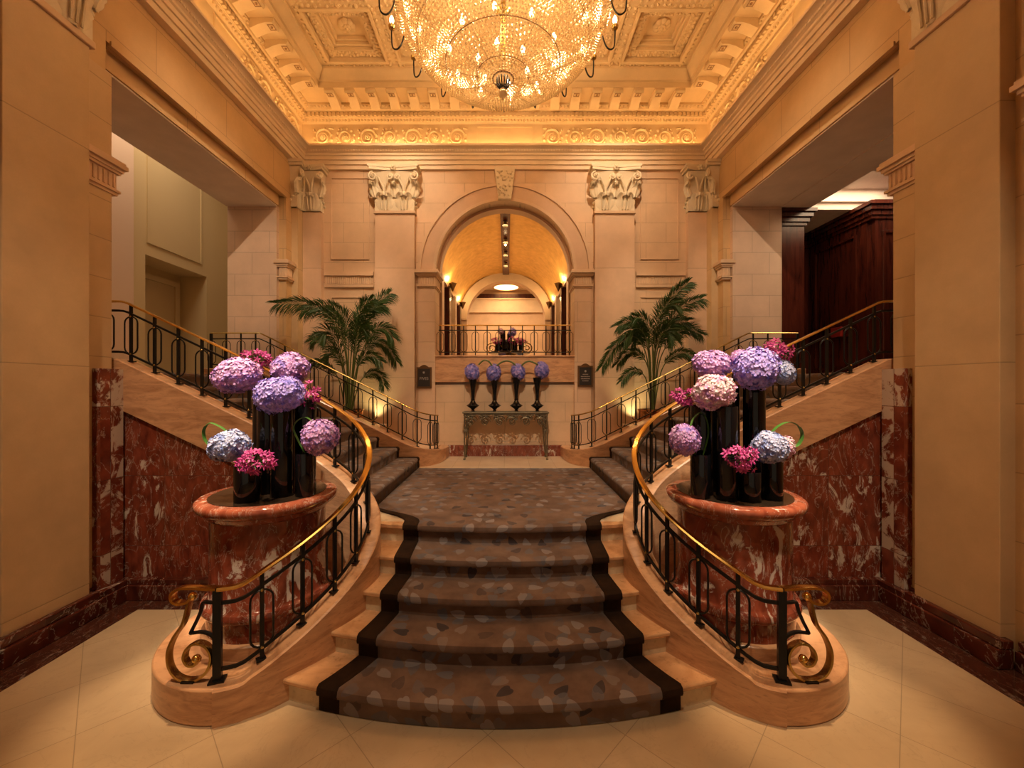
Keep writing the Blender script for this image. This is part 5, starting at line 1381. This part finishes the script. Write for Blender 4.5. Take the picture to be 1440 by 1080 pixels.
# ------------------------------------------------------------------ dark panelled room seen through the right opening
struct('wall_right_room', MB().box(6.45, 6.55, 7.15, 8.6, UZ, 5.45).box(5.5, 6.5, 8.55, 8.65, UZ, 5.45).box(5.0, 5.48, 7.35, 8.6, UZ, 5.45).box(7.0, 7.1, 2.5, 7.15, UZ, 5.9).box(6.5, 7.1, 7.05, 7.15, UZ, 5.45), M['wood'], smooth=False)
cr = MB()
for (g, z0, z1) in ((.03,5.10,5.16),(.06,5.16,5.24),(.10,5.24,5.32),(.14,5.32,5.38)):
    cr.box(4.98, 5.48+g, 7.35-g, 7.5, z0, z1).box(5.5, 6.45, 8.55-g, 8.55, z0, z1).box(6.45-g, 6.45, 7.15-g, 8.6, z0, z1).box(6.45-g, 7.1, 7.05-g, 7.15, z0, z1)
trim(cr, M['wood'], smooth=False)
def panel(x0, x1, z0, z1, y):
    o = MB()
    for (a, c, d, e) in ((x0,x1,z0,z0+.05),(x0,x1,z1-.05,z1),(x0,x0+.05,z0,z1),(x1-.05,x1,z0,z1)): o.box(a, c, y-.03, y, d, e)
    return o
trim(panel(5.62, 6.20, UZ, 4.35, 8.55), M['wood'], smooth=False, bevel=.008)
struct('door_2', MB().box(5.68, 6.14, 8.53, 8.55, UZ, 4.30), M['wood'], smooth=False)
trim(panel(6.62, 6.98, UZ+.2, 4.9, 7.05), M['wood'], smooth=False, bevel=.008)
pnl = MB()
for (a, c, d, e) in ((7.35,8.35,3.3,3.34),(7.35,8.35,4.9,4.94),(7.35,7.39,3.3,4.94),(8.31,8.35,3.3,4.94),(7.35,8.35,2.5,2.54),(7.35,8.35,3.1,3.14),(7.35,7.39,2.5,3.14),(8.31,8.35,2.5,3.14)): pnl.box(6.42, 6.45, a, c, d, e)
trim(pnl, M['wood'], smooth=False)
struct('floor_right_room', MB().box(4.08, 8.2, 2.5, 9, UZ-.2, UZ), M['landing'], smooth=False)
struct('ceiling_right_room', MB().box(4.97, 5.5, 2.5, 9, 5.38, 5.5).box(5.5, 7.0, 7.3, 9, 5.38, 5.5).box(5.5, 7.0, 2.5, 6.0, 5.38, 5.5).box(4.97, 7.2, 2.5, 9, 5.72, 5.8)
       .box(5.5,5.56,6.0,7.3,5.5,5.72).box(5.5,7.0,7.24,7.3,5.5,5.72).box(5.5,7.0,6.0,6.06,5.5,5.72), M['soffit'], smooth=False)
fa = thing('fire_alarm_box', 'small red box on the dark panelling by the right opening', 'alarm box', (6.42, 7.75, 3.3))
build('case', MB().box(6.37, 6.42, 7.62, 7.86, 3.12, 3.30), simple('red_enamel', (.30,.02,.015), .3), fa, bevel=.008, smooth=False)

# closing wall behind the camera with tall openings towards the street
struct('wall_front', MB().box(-4.9, -2.6, -2.3, -2.2, 0, 8.3).box(2.6, 4.9, -2.3, -2.2, 0, 8.3).box(-2.6, 2.6, -2.3, -2.2, 5.2, 8.3), M['side'], smooth=False)
